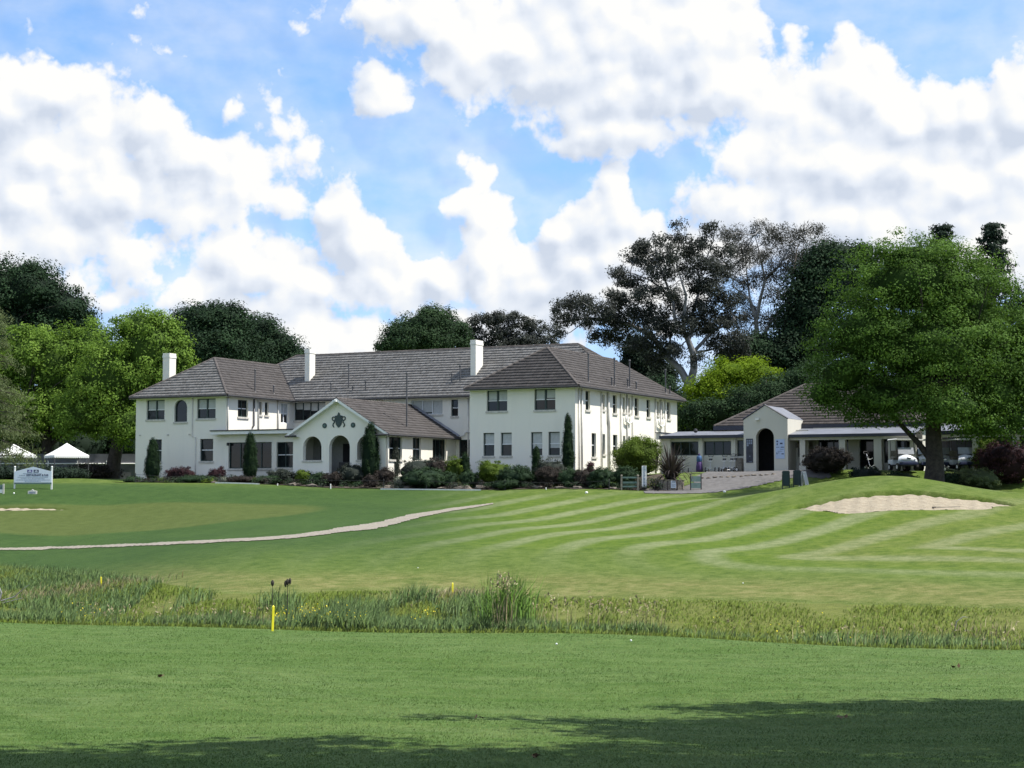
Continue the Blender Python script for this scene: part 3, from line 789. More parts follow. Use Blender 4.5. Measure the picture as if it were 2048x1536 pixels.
club_wall((RX, -.1), (-.45, -.1), -.6, EZ, [
    (R_(-6.63), R_(-5.17), 4.27, 5.58, 'double'), (R_(-3.27), R_(-1.81), 4.27, 5.58, 'double'),
    (R_(-6.88), R_(-6.09), 1.42, 2.88, 'sash', dict(blind=.5)), (R_(-5.63), R_(-4.85), 1.42, 2.88, 'sash', dict(blind=.5)), (R_(-3.51), R_(-2.72), 1.42, 2.88, 'sash', dict(blind=.62)), (R_(-2.30), R_(-1.51), 1.42, 2.88, 'sash', dict(blind=.62))])
sidew = []
for y0, y1, za, zb in ((1.5, 2.2, 4.3, 5.5), (4.15, 4.6, 4.42, 5.4), (5.95, 6.65, 4.27, 5.46), (7.68, 8.08, 4.4, 5.4), (8.55, 8.95, 4.4, 5.4), (9.78, 10.5, 4.25, 5.46), (11.95, 12.65, 4.25, 5.46), (13.9, 14.3, 4.45, 5.42), (14.7, 15.05, 4.45, 5.42), (15.9, 16.55, 4.28, 5.48),
                       (2.45, 3.15, 1.35, 2.86), (4.2, 4.65, 1.55, 2.85), (5.95, 6.7, 1.4, 2.86), (7.68, 8.08, 1.5, 2.84), (8.55, 8.95, 1.5, 2.84), (9.78, 10.5, 1.4, 2.86), (11.95, 12.65, 1.4, 2.86)):
    sidew.append((y0 + .1, y1 + .1, za, zb, 'narrow' if y1 - y0 < .6 else 'sash', dict(blind=0)))
club_wall((-.45, -.1), (-.45, 17.9), -.6, EZ, sidew)
club_wall((-.45, 17.9), (-7.5, 17.9), -.6, EZ, [])
club_wall((-7.5, 16.1), (X0, 16.1), -.6, EZ, [])
# flat-roofed extension between the left wing and the porch
club_wall((-25.85, -1.76), (-19.2, -1.76), -.6, 3.0, [(.40, 3.92, .70, 2.46, 4, dict(blind=0)), (4.30, 5.62, .74, 2.44, 2, dict(blind=0))])
m = MB(); m.box(-26.5, -19.3, -2.35, 6.45, 3.0, 3.22); m.build('flat_roof', M['trim'], club)
m = MB(); m.box(-26.56, -19.3, -2.41, 6.44, 3.22, 3.29); m.build('roof_edge', M['gutter'], club)
# porch
PX0, PX1, PYF = -19.40, -12.35, -3.0
pr = lambda x: x - PX0
m = MB()
ops = [(pr(-18.62), pr(-17.2), 1.18, 2.74, True), (pr(-16.61), pr(-15.04), .12, 2.78, True), (pr(-14.5), pr(-13.05), 1.18, 2.74, True)]
wall(m, (PX0, PYF), (PX1, PYF), -.6, 2.95, ops, .32)
m.poly([(PX0, PYF, 2.95), (PX1, PYF, 2.95), (-15.88, PYF, 5.02)])
m.build('gable_wall', M['wall'], club)
for s0, s1 in ((-18.62, -17.2), (-14.5, -13.05)):
    m = MB(); m.box(s0 - .06, s1 + .06, PYF - .07, PYF + .2, 1.06, 1.176); m.build('sill', M['sill'], club, bevel=.012)
pw = [(.40, 2.05, 1.2, 2.66, 2, dict(blind=0)), (3.45, 4.55, 1.2, 2.68, 2, dict(blind=0)), (6.15, 8.05, 1.2, 2.68, 3, dict(blind=0))]
club_wall((PX1, PYF), (PX1, 6.5), -.6, 2.95, pw)
club_wall((PX0, 6.5), (PX0, PYF), -.6, 2.95, [])
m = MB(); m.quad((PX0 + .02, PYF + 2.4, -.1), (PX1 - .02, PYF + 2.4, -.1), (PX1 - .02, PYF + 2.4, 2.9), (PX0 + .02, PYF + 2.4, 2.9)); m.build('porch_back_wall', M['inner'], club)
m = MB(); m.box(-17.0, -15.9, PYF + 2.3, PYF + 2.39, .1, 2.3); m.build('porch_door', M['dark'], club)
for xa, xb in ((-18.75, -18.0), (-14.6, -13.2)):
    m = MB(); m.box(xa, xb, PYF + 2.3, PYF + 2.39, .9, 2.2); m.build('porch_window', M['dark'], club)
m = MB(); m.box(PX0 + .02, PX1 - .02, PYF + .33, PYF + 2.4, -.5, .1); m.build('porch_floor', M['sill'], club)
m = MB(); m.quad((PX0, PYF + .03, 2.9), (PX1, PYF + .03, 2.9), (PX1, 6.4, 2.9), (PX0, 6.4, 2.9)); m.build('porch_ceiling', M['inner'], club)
m = MB(); m.box(-17.1, -14.6, PYF - 1.0, PYF - .02, -.6, .0); m.box(-16.9, -14.8, PYF - .5, PYF - .01, 0, .11); m.build('porch_step', M['sill'], club)

# emblem and round vents on the porch gable
m = MB(); yf = PYF - .05
sh = [(-15.88 + x, 3.75 + z) for x, z in ((-.20, .22), (-.27, .02), (-.20, -.28), (-.09, -.42), (0, -.48), (.09, -.42), (.20, -.28), (.27, .02), (.20, .22), (.10, .34), (.05, .46), (0, .52), (-.05, .46), (-.10, .34))]
m.prism(sh, yf, PYF - .004)
em = m.build('emblem', M['copper'], club, bevel=.01)
for sx in (-1, 1):
    m = MB(); c = (-15.88 + sx * .38, 3.86)
    m.tube([(c[0] + .12 * math.cos(a), yf + .02, c[1] + .12 * math.sin(a)) for a in np.linspace(0, 2 * math.pi, 13)], .038, 6)
    m.tube([(-15.88 + sx * x, yf + .02, z) for x, z in ((.16, 4.02), (.27, 4.0))], .045, 6)
    m.tube([(-15.88 + sx * x, yf + .02, z) for x, z in ((.34, 3.74), (.33, 3.62), (.42, 3.52), (.44, 3.42), (.36, 3.30))], [.04, .045, .04, .045, .03], 6)
    m.build('ribbon', M['copper'], em)
    m = MB(); m.tube([(-15.88 + sx * 1.08, PYF - .035, 3.42), (-15.88 + sx * 1.08, PYF - .002, 3.42)], .17, 18)
    rv = m.build('round_vent', M['copper'], club)
    m = MB(); m.tube([(-15.88 + sx * 1.08, PYF - .05, 3.42), (-15.88 + sx * 1.08, PYF - .034, 3.42)], .085, 14); m.build('vent_boss', M['teal'], rv)

# roofs ----------------------------------------------------------------
def deck(name, polys, parent=club, mat='deck', off=(0, 0, 0)):
    m = MB()
    for p in polys: m.poly([(q[0] + off[0], q[1] + off[1], q[2] + off[2]) for q in p])
    return m.build(name, M[mat], parent)
zr, zl, zm = EZ + 2.8, EZ + .7 * 4.15, EZ + 3.71
rw = deck('roof', [[(-8, -.6, EZ), (0, -.6, EZ), (-4, 3.4, zr)], [(0, -.6, EZ), (0, 18.4, EZ), (-4, 14.4, zr), (-4, 3.4, zr)], [(-8, 18.4, EZ), (-8, -.6, EZ), (-4, 3.4, zr), (-4, 14.4, zr)], [(0, 18.4, EZ), (-8, 18.4, EZ), (-4, 14.4, zr)]])
lw_ = deck('roof', [[(-33.6, -2.2, EZ), (-25.3, -2.2, EZ), (-29.45, 1.95, zl)], [(-25.3, -2.2, EZ), (-25.3, 6, EZ), (-29.45, 10.15, zl), (-29.45, 1.95, zl)], [(-33.6, 6, EZ), (-33.6, -2.2, EZ), (-29.45, 1.95, zl), (-29.45, 10.15, zl)]])
mr = deck('roof', [[(-25.3, 6, EZ), (-8, 6, EZ), (-4, 10, zr), (-5.3, 11.3, zm), (-28.7, 11.3, zm), (-30, 10, zr)], [(-34, 16.6, EZ), (-34, 6, EZ), (-28.7, 11.3, zm)], [(0, 16.6, EZ), (-34, 16.6, EZ), (-28.7, 11.3, zm), (-5.3, 11.3, zm)], [(-4, 10, zr), (-4, 12.6, zr), (-5.3, 11.3, zm)]])
pz = 2.80; pk = .6
po = deck('roof', [[(-12.0, -3.35, pz), (-12.0, 6.45, pz), (-15.88, 6.45, pz + pk * 3.88), (-15.88, -3.35, pz + pk * 3.88)], [(-19.76, -3.35, pz), (-19.76, 6.45, pz), (-15.88, 6.45, pz + pk * 3.88), (-15.88, -3.35, pz + pk * 3.88)]])
for o, lb in ((rw, 'hipped roof of the right wing'), (lw_, 'hipped roof of the left wing'), (mr, 'long main roof'), (po, 'gabled porch roof')): o['label'] = lb
# weathered, lichened tile on the left and main fronts, browner tile on the rest
tiles('roof_tiles', [((-8, -.6, EZ), (0, -.6, EZ), (-4, 3.4, zr), (-4, 3.4, zr))], M['tile_side_shade'], rw)  # shade over the right wing is put into this darker tile colour
tiles('roof_tiles', [((0, -.6, EZ), (0, 18.4, EZ), (-4, 14.4, zr), (-4, 3.4, zr)), ((-4, 10, zr), (-4, 12.6, zr), (-5.3, 11.3, zm), (-5.3, 11.3, zm))], M['tile_side_shade'], rw)
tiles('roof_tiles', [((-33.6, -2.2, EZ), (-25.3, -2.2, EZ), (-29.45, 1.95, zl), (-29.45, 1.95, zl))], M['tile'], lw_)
tiles('roof_tiles', [((-25.3, -2.2, EZ), (-25.3, 6, EZ), (-29.45, 10.15, zl), (-29.45, 1.95, zl))], M['tile_side_shade'], lw_)
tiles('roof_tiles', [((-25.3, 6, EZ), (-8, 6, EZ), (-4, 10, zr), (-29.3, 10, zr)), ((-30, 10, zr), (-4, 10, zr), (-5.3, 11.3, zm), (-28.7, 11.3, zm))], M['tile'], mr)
tiles('roof_tiles', [((-12.0, -3.35, pz), (-12.0, 6.45, pz), (-15.88, 6.45, pz + pk * 3.88), (-15.88, -3.35, pz + pk * 3.88))], M['tile_side_shade'], po)
ridge('ridge_cap', [((-8, -.6, EZ), (-4, 3.4, zr)), ((0, -.6, EZ), (-4, 3.4, zr)), ((-4, 3.4, zr), (-4, 14.4, zr)), ((0, 18.4, EZ), (-4, 14.4, zr))], rw)
ridge('ridge_cap', [((-33.6, -2.2, EZ), (-29.45, 1.95, zl)), ((-25.3, -2.2, EZ), (-29.45, 1.95, zl)), ((-29.45, 1.95, zl), (-29.45, 10, zl))], lw_)
ridge('ridge_cap', [((-28.7, 11.3, zm), (-5.3, 11.3, zm)), ((-34, 6, EZ), (-28.7, 11.3, zm)), ((-4, 12.6, zr), (-5.3, 11.3, zm))], mr)
ridge('ridge_cap', [((-15.88, -3.35, pz + pk * 3.88), (-15.88, 6.4, pz + pk * 3.88))], po)
m = MB(); m.tube([(-15.7, 6.40, pz + pk * 3.8), (-12.1, 6.40, pz + .12)], .12, 4); m.build('flashing', M['metalroof'], po)
m = MB(); m.tube([(-8, 6, EZ + .06), (-4, 10, zr + .06)], .07, 4); m.build('valley', M['gutter'], mr)
m = MB(); m.tube([(-25.3, 6, EZ + .06), (-29.45, 10.15, zl + .06)], .07, 4); m.build('valley', M['gutter'], lw_)
# eaves: soffit, fascia and gutter of each roof
def eaves(parent, edges, z, inward, hang):
    s = MB(); g = MB()
    for (a, b) in edges:
        a, b = np.array(a, float), np.array(b, float); d = (b - a) / np.linalg.norm(b - a); n = np.array([d[1], -d[0]])
        P = lambda p, k, zz: (p[0] + n[0] * k, p[1] + n[1] * k, zz)
        s.quad(P(a, -hang - .1, z - .10), P(b, -hang - .1, z - .10), P(b, -.02, z - .10), P(a, -.02, z - .10))
        s.quad(P(a, -.012, z - .14), P(b, -.012, z - .14), P(b, -.012, z - .02), P(a, -.012, z - .02))
        g.tube([P(a, .05, z - .05), P(b, .05, z - .05)], .065, 8)
    s.build('soffit', M['trim'], parent); g.build('gutter', M['gutter'], parent)
eaves(rw, [((-8, -.6), (0, -.6)), ((0, -.6), (0, 18.4)), ((0, 18.4), (-8, 18.4))], EZ, 1, .5)
eaves(lw_, [((-33.6, -2.2), (-25.3, -2.2)), ((-25.3, -2.2), (-25.3, 6))], EZ, 1, .5)
eaves(mr, [((-25.3, 6), (-8, 6))], EZ, 1, .5)
eaves(po, [((-12.0, -3.35), (-12.0, 6.4)), ((-12.9, -3.35), (-12.0, -3.35))], pz, 1, .35)
eaves(po, [((-19.76, -3.35), (-18.9, -3.35))], pz, 1, .35)
m = MB()
for sx in (-1, 1):
    m.add([(-15.88, -3.37, pz + pk * 3.88 + .03), (-15.88 + sx * 3.88, -3.37, pz + .03), (-15.88 + sx * 3.88, -3.37, pz - .14), (-15.88, -3.37, pz + pk * 3.88 - .16),
           (-15.88, -2.99, pz + pk * 3.88 + .03), (-15.88 + sx * 3.88, -2.99, pz + .03), (-15.88 + sx * 3.88, -2.99, pz - .14), (-15.88, -2.99, pz + pk * 3.88 - .16)],
          [(0, 1, 2, 3), (3, 2, 6, 7), (1, 2, 6, 5)])
m.build('bargeboard', M['trim'], po)
chimney(lw_, -34.2, -33.6, 2.2, 2.95, 4.5, 9.15)['label'] = 'leftmost chimney on the outer wall'
chimney(mr, -25.85, -25.43, 8.1, 8.85, 6.5, 9.62)
chimney(mr, -12.1, -11.68, 8.1, 9.2, 6.5, 9.72)
def rz_main(y): return EZ + .7 * (y - 6)
for x, y, h in ((-21.5, 7.2, 1.7), (-22.8, 6.9, .55), (-20.9, 6.8, .3), (-19.9, 6.9, .6), (-13.2, 7.4, .6), (-12.6, 7.5, 1.1)): vent(mr, x, y, rz_main(y), h)
def rz_right(x): return EZ + .7 * (-x)
for y, h, x in ((2.3, 1.75, -.6), (6.6, 1.75, -.6), (9.5, 1.75, -.7), (16.0, 1.6, -.6), (5.9, .5, -.5), (8.9, .5, -.6), (10.2, .45, -.5), (16.6, .5, -.5)): vent(rw, x, y, rz_right(x), h, .05)
for y, h in ((1.9, 1.5), (4.2, .5)): vent(lw_, -25.9, y, EZ + .42, h)
vent(po, -12.9, .6, pz + .5, 3.6, .05)['label'] = 'tall metal pole on the porch roof'
# downpipes and wastes
def pipe(pts, r=.045, name='downpipe', mat='downpipe'):
    m = MB(); m.tube(pts, r, 8); m.build(name, M[mat], club, smooth=True)
for y in (.35, .8, 3.95, 7.2, 8.3, 9.25, 13.5, 14.5, 15.4): pipe([(-.38, y, EZ - .12), (-.38, y, -.4)], .045 if y not in (.8, 8.3, 14.5) else .055)
pipe([(-.36, 5.0, EZ - .12), (-.36, 5.0, 3.8), (-.36, 5.1, 3.6), (-.36, 5.1, -.4)], .085)
for y in (8.35, 14.4):
    pipe([(-.30, y - .5, 4.2), (-.30, y - .5, 3.8), (-.30, y, 3.66), (-.30, y + .5, 3.8), (-.30, y + .5, 4.2)], .07, 'waste_pipe', 'trim')
pipe([(-25.63, -1.62, EZ - .12), (-25.63, -1.62, 3.3)]); pipe([(-25.63, 1.45, EZ - .1), (-25.63, 1.45, 3.75), (-25.63, 1.3, 3.62)], .06, 'waste_pipe', 'pipe')
pipe([(-25.63, 2.0, EZ - .1), (-25.63, 2.0, 3.3)]); pipe([(-25.63, 4.4, EZ - .1), (-25.63, 4.4, 3.3)])
pipe([(-28.5, -1.76, EZ), (-28.5, -1.76, 2.9), (-28.2, -1.76, 2.85), (-28.2, -1.76, -.4)], .03)
pipe([(-12.2, -2.95, 2.7), (-12.28, -2.95, 2.4), (-12.28, -2.95, -.4)])
pipe([(-11.4, 6.43, EZ), (-11.4, 6.43, -.4)]); pipe([(-10.6, 6.4, EZ), (-10.6, 6.4, -.4)], .05); pipe([(-11.6, 6.4, 3.2), (-10.0, 6.4, 3.2)], .05); pipe([(-12.6, 6.38, 2.7), (-11.7, 6.38, 3.0), (-11.6, 6.38, 3.2)], .05)
for (x, y) in ((-33.0, -1.73), (-30.6, -1.73), (-28.75, -1.73)):
    m = MB(); m.box(x - .07, x + .07, y - .03, y + .01, 3.02, 3.1); m.build('wall_vent', M['sill'], club)
m = MB(); m.cbox((-25.45, -1.84, 2.35), (.05, .07, .1)); m.build('wall_lamp', M['black'], club)
# lamp under the porch apex
m = MB(); m.cbox((-15.95, -3.45, 4.98), (.14, .06, .05)); m.build('wall_lamp', M['white'], club)

# ------------------------------------------------------------------ pro shop
SO = np.array([10.5, 3.86, .35])
shop = empty('pro_shop', LW(*SO), -TH, 'low cream pro shop with arched entrance gable and brown hip roof', 'building')
so = tuple(-SO)
def sb(mb, name, mat, parent=None, **k):
    o = mb.build(name, M[mat], shop if parent is None else parent, **k)
    if parent is None: o.location = so
    return o
SZ = .35 - .9
def shop_wall(p0, p1, z0, z1, wins, rev=.22, name='wall'):
    ops = [tuple(w[:4]) + ((True,) if w[4] == 'arch' else ()) for w in wins]
    m = MB(); wall(m, p0, p1, z0, z1, ops, rev); sb(m, name, 'shopwall')
    for w in wins:
        if w[4] in ('arch', 'open'): continue
        window(shop, p0, p1, tuple(w[:4]), w[4], blind=0, off=so, sill=False, **(w[5] if len(w) > 5 else {}))
# entrance gable
P0x, P1x, Pf = 9.14, 11.94, 3.86
m = MB(); wall(m, (P0x, Pf), (P1x, Pf), SZ, 3.6, [(.80, 1.93, SZ, 3.04, True)], .45)
m.poly([(P0x, Pf, 3.6), (P1x, Pf, 3.6), (10.53, Pf, 4.44)])
m.quad((P1x, Pf, SZ), (P1x, 7.6, SZ), (P1x, 7.6, 3.6), (P1x, Pf, 3.6)); m.quad((P0x, Pf, SZ), (P0x, 7.6, SZ), (P0x, 7.6, 3.6), (P0x, Pf, 3.6))
sb(m, 'entrance_gable', 'shopwall')
m = MB(); m.tube([(P0x - .04, Pf - .02, 3.6), (10.53, Pf - .02, 4.48), (P1x + .04, Pf - .02, 3.6)], .045, 4); sb(m, 'coping', 'navy')
m = MB(); m.quad((P0x, Pf, 3.61), (P0x, 7.6, 3.61), (10.53, 7.6, 4.44), (10.53, Pf, 4.44)); m.quad((P1x, Pf, 3.61), (P1x, 7.6, 3.61), (10.53, 7.6, 4.44), (10.53, Pf, 4.44)); sb(m, 'entrance_roof', 'metalroof')
m = MB(); m.quad((9.16, 6.2, SZ), (11.92, 6.2, SZ), (11.92, 6.2, 3.5), (9.16, 6.2, 3.5)); sb(m, 'entrance_back', 'dark')
m = MB(); m.cbox((10.06, Pf - .10, 3.58), (.11, .09, .05)); sb(m, 'wall_lamp', 'white')
# posters
m = MB(); m.box(9.30, 9.74, Pf - .03, Pf - .004, .92, 2.40); pp = sb(m, 'poster', 'poster'); pp['label'] = 'dark poster with pale lettering left of the arch'
m = MB()
for r_ in range(2):
    for c_ in range(3): 
        if rng.random() < .85: m.box(9.34 + c_ * .13, 9.34 + c_ * .13 + .10, Pf - .034, Pf - .0305, 2.22 - r_ * .15, 2.33 - r_ * .15)
m.box(9.34, 9.46, Pf - .034, Pf - .0305, 1.94, 2.05); m.box(9.50, 9.68, Pf - .034, Pf - .0305, .96, .99); m.box(9.52, 9.56, Pf - .034, Pf - .0305, 1.28, 1.36)
sb(m, 'poster_print', 'inkpale', pp)
m = MB(); m.box(11.17, 11.74, Pf - .03, Pf - .004, 1.16, 2.34); pp = sb(m, 'poster', 'posterpale'); pp['label'] = 'pale blue notice sheet right of the arch'
m = MB()
for x0, x1, z0, z1 in ((11.24, 11.34, 2.16, 2.26), (11.25, 11.32, 1.98, 2.10), (11.46, 11.62, 2.04, 2.13), (11.5, 11.7, 1.83, 1.88), (11.22, 11.42, 1.84, 1.87), (11.47, 11.68, 1.72, 1.745), (11.24, 11.29, 1.42, 1.54), (11.36, 11.40, 1.48, 1.54), (11.55, 11.69, 1.42, 1.48), (11.3, 11.6, 1.6, 1.62)):
    m.box(x0, x1, Pf - .034, Pf - .0305, z0, z1)
sb(m, 'poster_print', 'ink', pp)
# left block: parapet end wall, windows, lean-to
sl_ = lambda x: x - 3.45
shop_wall((3.45, 4.5), (9.14, 4.5), SZ, 2.62, [(sl_(4.10), sl_(5.98), 1.42, 2.30, 3), (sl_(6.32), sl_(8.16), 1.42, 2.30, 3), (sl_(8.5), sl_(8.98), 1.35, 2.34, 'fixed')])
shop_wall((3.45, 8.5), (3.45, 4.5), SZ, 2.75, [])
for x in (4.0, 6.15, 8.3):
    m = MB(); m.box(x - .14, x + .14, 4.36, 4.49, SZ, 2.6); sb(m, 'pier', 'shopwall')
m = MB(); m.box(3.25, 3.55, 4.2, 7.5, 2.45, 2.86); sb(m, 'parapet', 'shopwall')
m = MB(); m.box(3.20, 3.60, 4.14, 7.5, 2.862, 2.91); sb(m, 'parapet_coping', 'navy')
m = MB(); m.add([(3.62, 4.02, 2.66), (9.13, 4.02, 2.66), (9.13, 7.0, 3.02), (3.62, 7.0, 3.02), (3.62, 4.02, 2.62), (9.13, 4.02, 2.62), (9.13, 7.0, 2.98), (3.62, 7.0, 2.98)], [(0, 1, 2, 3), (4, 5, 6, 7), (0, 1, 5, 4), (0, 3, 7, 4)])
lr = sb(m, 'lean_to_roof', 'metalroof')
m = MB(); m.box(3.55, 9.13, 3.92, 4.015, 2.48, 2.665); m.build('fascia', M['navy'], lr)
m = MB(); m.lathe([(.02, -.14), (.11, -.1), (.14, 0), (.1, .1), (.02, .13)], 10, (5.75, 4.6, 2.98)); m.build('roof_vent', M['black'], lr)
# veranda on the right: roof, posts, dark shop front behind
m = MB(); m.add([(11.95, 4.02, 2.62), (19.6, 4.02, 2.62), (19.6, 7.0, 3.12), (11.95, 7.0, 3.12), (11.95, 4.02, 2.58), (19.6, 4.02, 2.58), (19.6, 7.0, 3.08), (11.95, 7.0, 3.08)], [(0, 1, 2, 3), (4, 5, 6, 7), (0, 1, 5, 4), (1, 2, 6, 5)])
vr = sb(m, 'veranda_roof', 'metalroof')
m = MB(); m.box(11.96, 19.66, 3.92, 4.015, 2.44, 2.625); m.build('fascia', M['navy'], vr)
m = MB(); m.box(11.96, 19.6, 4.2, 4.4, 2.28, 2.45); sb(m, 'veranda_beam', 'shopwall')
for x, w in ((12.75, .17), (15.2, .19), (17.35, .23), (18.2, .22), (19.45, .18)):
    m = MB(); m.box(x - w, x + w, 4.2, 4.2 + 2 * w, SZ, 2.285); m.box(x - w - .04, x + w + .04, 4.16, 4.24 + 2 * w, SZ, .75); sb(m, 'veranda_post', 'shopwall')
shop_wall((11.94, 5.6), (12.75, 5.6), SZ, 2.95, [(.12, .62, 1.3, 2.35, 'fixed')])
shop_wall((12.75, 6.6), (19.5, 6.6), SZ, 3.1, [(.3, 2.2, .9, 2.4, 2), (2.9, 3.9, .4, 2.5, 'fixed'), (4.4, 6.3, .9, 2.4, 3)])
m = MB(); m.cbox((12.1, 5.5, 2.0), (.12, .05, .14)); sb(m, 'notice', 'timber')
# hip roof
ra, rb, rf, rk = 6.2, 19.4, 6.85, 16.2; e2 = 3.32; hh = (rk - rf) / 2; zt = e2 + .6 * hh
sr = deck('roof', [[(ra, rf, e2), (rb, rf, e2), (rb - hh, rf + hh, zt), (ra + hh, rf + hh, zt)], [(ra, rk, e2), (ra, rf, e2), (ra + hh, rf + hh, zt)], [(rb, rf, e2), (rb, rk, e2), (rb - hh, rf + hh, zt)], [(rb, rk, e2), (ra, rk, e2), (ra + hh, rf + hh, zt), (rb - hh, rf + hh, zt)]], shop, off=so)
tiles('roof_tiles', [((ra, rf, e2), (rb, rf, e2), (rb - hh, rf + hh, zt), (ra + hh, rf + hh, zt)), ((rb, rf, e2), (rb, rk, e2), (rb - hh, rf + hh, zt), (rb - hh, rf + hh, zt))], M['tile_shop'], sr, off=so, lift=.06)
ridge('ridge_cap', [((ra, rf, e2), (ra + hh, rf + hh, zt)), ((rb, rf, e2), (rb - hh, rf + hh, zt)), ((ra + hh, rf + hh, zt), (rb - hh, rf + hh, zt))], sr, off=np.array(so))
m = MB(); m.box(ra - .05, rb + .05, rf - .06, rf - .005, e2 - .26, e2 + .01); m.box(ra - .05, ra, rf, rk, e2 - .26, e2 + .01); m.box(rb, rb + .05, rf, rk, e2 - .26, e2 + .01)
f_ = m.build('fascia', M['navy'], sr); f_.location = so
shop_wall((6.5, 7.2), (19.2, 7.2), SZ, e2 - .2, []); shop_wall((19.2, 7.2), (19.2, 16), SZ, e2 - .2, []); shop_wall((6.5, 16), (6.5, 7.2), SZ, e2 - .2, [])

# cart shed to the right
CO = np.array([20.0, 5.4, .35])
shed = empty('cart_shed', LW(*CO), -TH, 'open cart shed with pale posts behind the dark tree trunk', 'shed')
co = tuple(-CO)
def cb(mb, name, mat, **k):
    o = mb.build(name, M[mat], shed, **k); o.location = co; return o
m = MB(); m.add([(20.3, 4.4, 2.72), (28.5, 4.4, 2.72), (28.5, 8.5, 3.3), (20.3, 8.5, 3.3), (20.3, 4.4, 2.66), (28.5, 4.4, 2.66), (28.5, 8.5, 3.24), (20.3, 8.5, 3.24)], [(0, 1, 2, 3), (4, 5, 6, 7), (0, 1, 5, 4), (0, 3, 7, 4), (1, 2, 6, 5)])
cb(m, 'roof', 'metalroof')
m = MB(); m.box(20.25, 28.55, 4.3, 4.39, 2.50, 2.73); cb(m, 'fascia', 'navy')
m = MB(); m.box(20.4, 28.4, 4.5, 4.7, 2.34, 2.5); cb(m, 'beam', 'shopwall')
for x in (20.6, 23.0, 25.3, 27.8):
    m = MB(); m.box(x - .17, x + .17, 4.5, 4.82, SZ, 2.345); cb(m, 'post', 'shopwall')
m = MB(); m.box(20.3, 28.4, 8.3, 8.45, SZ, 3.1); m.box(28.2, 28.38, 4.9, 8.29, SZ, 2.6); cb(m, 'back_wall', 'netting')
# ------------------------------------------------------------------ trees
def nrm(a): return a / (np.linalg.norm(a, axis=-1, keepdims=True) + 1e-9)
def leaf_quads(P, Nn, size, aspect, r, tint, droop=0.0):
    """one bent diamond per leaf at P facing Nn"""
    n = len(P)
    t = r.normal(size=(n, 3)); t[:, 2] -= droop; t = nrm(t - Nn * (t * Nn).sum(1, keepdims=True)); b = np.cross(Nn, t)
    s = (size * r.uniform(.6, 1.35, n))[:, None]
    V = np.stack([P - t * s * .5, P + b * s * aspect * .5 - Nn * s * .06, P + t * s * .5, P - b * s * aspect * .5 - Nn * s * .06], 1).reshape(-1, 3)
    F = np.arange(4 * n).reshape(n, 4)
    return V, F, np.repeat(tint, 4)
def blob_clumps(blobs, n, r, shell=(.6, 1.0), inner=.15):
    B = np.array(blobs, float); c, R = B[:, :3], B[:, 3:6]
    w = (R[:, 0] * R[:, 1] + R[:, 0] * R[:, 2] + R[:, 1] * R[:, 2]); w = w / w.sum()
    out, nor = [], []; tot = 0
    while tot < n:
        k = r.choice(len(B), n, p=w)
        d = nrm(r.normal(size=(n, 3)))
        f = np.where(r.random(n) < inner, r.uniform(.15, .7, n), r.uniform(*shell, n))
        p = c[k] + d * R[k] * f[:, None]
        ok = np.ones(n, bool)
        for j in range(len(B)):
            ok &= ~((np.linalg.norm((p - c[j]) / R[j], axis=1) < shell[0] * .92) & (k != j) & (r.random(n) < .85))
        out.append(p[ok]); nor.append(nrm(d[ok] / R[k[ok]] * R[k[ok]].mean())); tot += ok.sum()
    return np.concatenate(out)[:n], np.concatenate(nor)[:n]
def crown(name, C, N, per, spread, size, mat, parent, r, aspect=.6, up=.30, flat=.7, rand=.38, droop=0.0, base=(0, 0, 0), ball=.75):
    m = len(C); k = np.repeat(np.arange(m), per)
    cs = r.uniform(.65, 1.35, m)[k][:, None]
    off = nrm(r.normal(size=(m * per, 3))) * (r.random((m * per, 1)) ** .45) * cs * 1.7 * np.array([spread, spread, spread * flat])
    P = C[k] + off
    Nn = nrm(nrm(off) * ball + N[k] * .45 + np.array([0, 0, up]) + r.normal(size=(m * per, 3)) * rand)
    tint = np.clip(.5 + .17 * r.normal(size=m)[k] + .09 * r.normal(size=m * per), 0, 1)
    V, F, tt = leaf_quads(P, Nn, size, aspect, r, tint, droop)
    return np_mesh(name, V - np.array(base), F, mat, parent, tint=tt)
def core(name, bl, mat, e):
    m = MB()
    for cx, cy, cz, rx, ry, rz in bl:
        n1, n2 = 10, 7; vs = []
        for j in range(n2 + 1):
            for i in range(n1):
                a, b = 2 * math.pi * i / n1, math.pi * j / n2; k = 1 + .08 * math.sin(5 * a + 3 * b)
                vs.append((cx + rx * k * math.sin(b) * math.cos(a), cy + ry * k * math.sin(b) * math.sin(a), max(-.05, cz + rz * math.cos(b))))
        m.add(vs, [(j * n1 + i, j * n1 + (i + 1) % n1, (j + 1) * n1 + (i + 1) % n1, (j + 1) * n1 + i) for j in range(n2) for i in range(n1)])
    o = m.build(name, mat, e, smooth=True); o['kind'] = 'stuff'; return o
def limb(m, a, b, r0, r1, bow, r, n=6, wob=.05):
    a, b = np.array(a, float), np.array(b, float); L = np.linalg.norm(b - a); pts, rs = [], []
    j = np.cumsum(r.normal(size=(n + 1, 3)) * L * wob / n ** .5, axis=0); j -= j[0]
    for i in range(n + 1):
        t = i / n; p = a * (1 - t) + b * t + np.array([0, 0, bow * L * math.sin(math.pi * t)]) + j[i] * (1 - t * .5) * min(1, t * 3)
        pts.append(p); rs.append(r0 + (r1 - r0) * t ** .7)
    m.tube(pts, rs, 7, cap=False); return pts
def pb(px, py, rx, ry, Y, k=.9, dy=0.0):
    c = at(px, py, Y + dy); s = (Y + dy) / FPX
    return (c[0], c[1], c[2], rx * s, rx * s * k, ry * s)
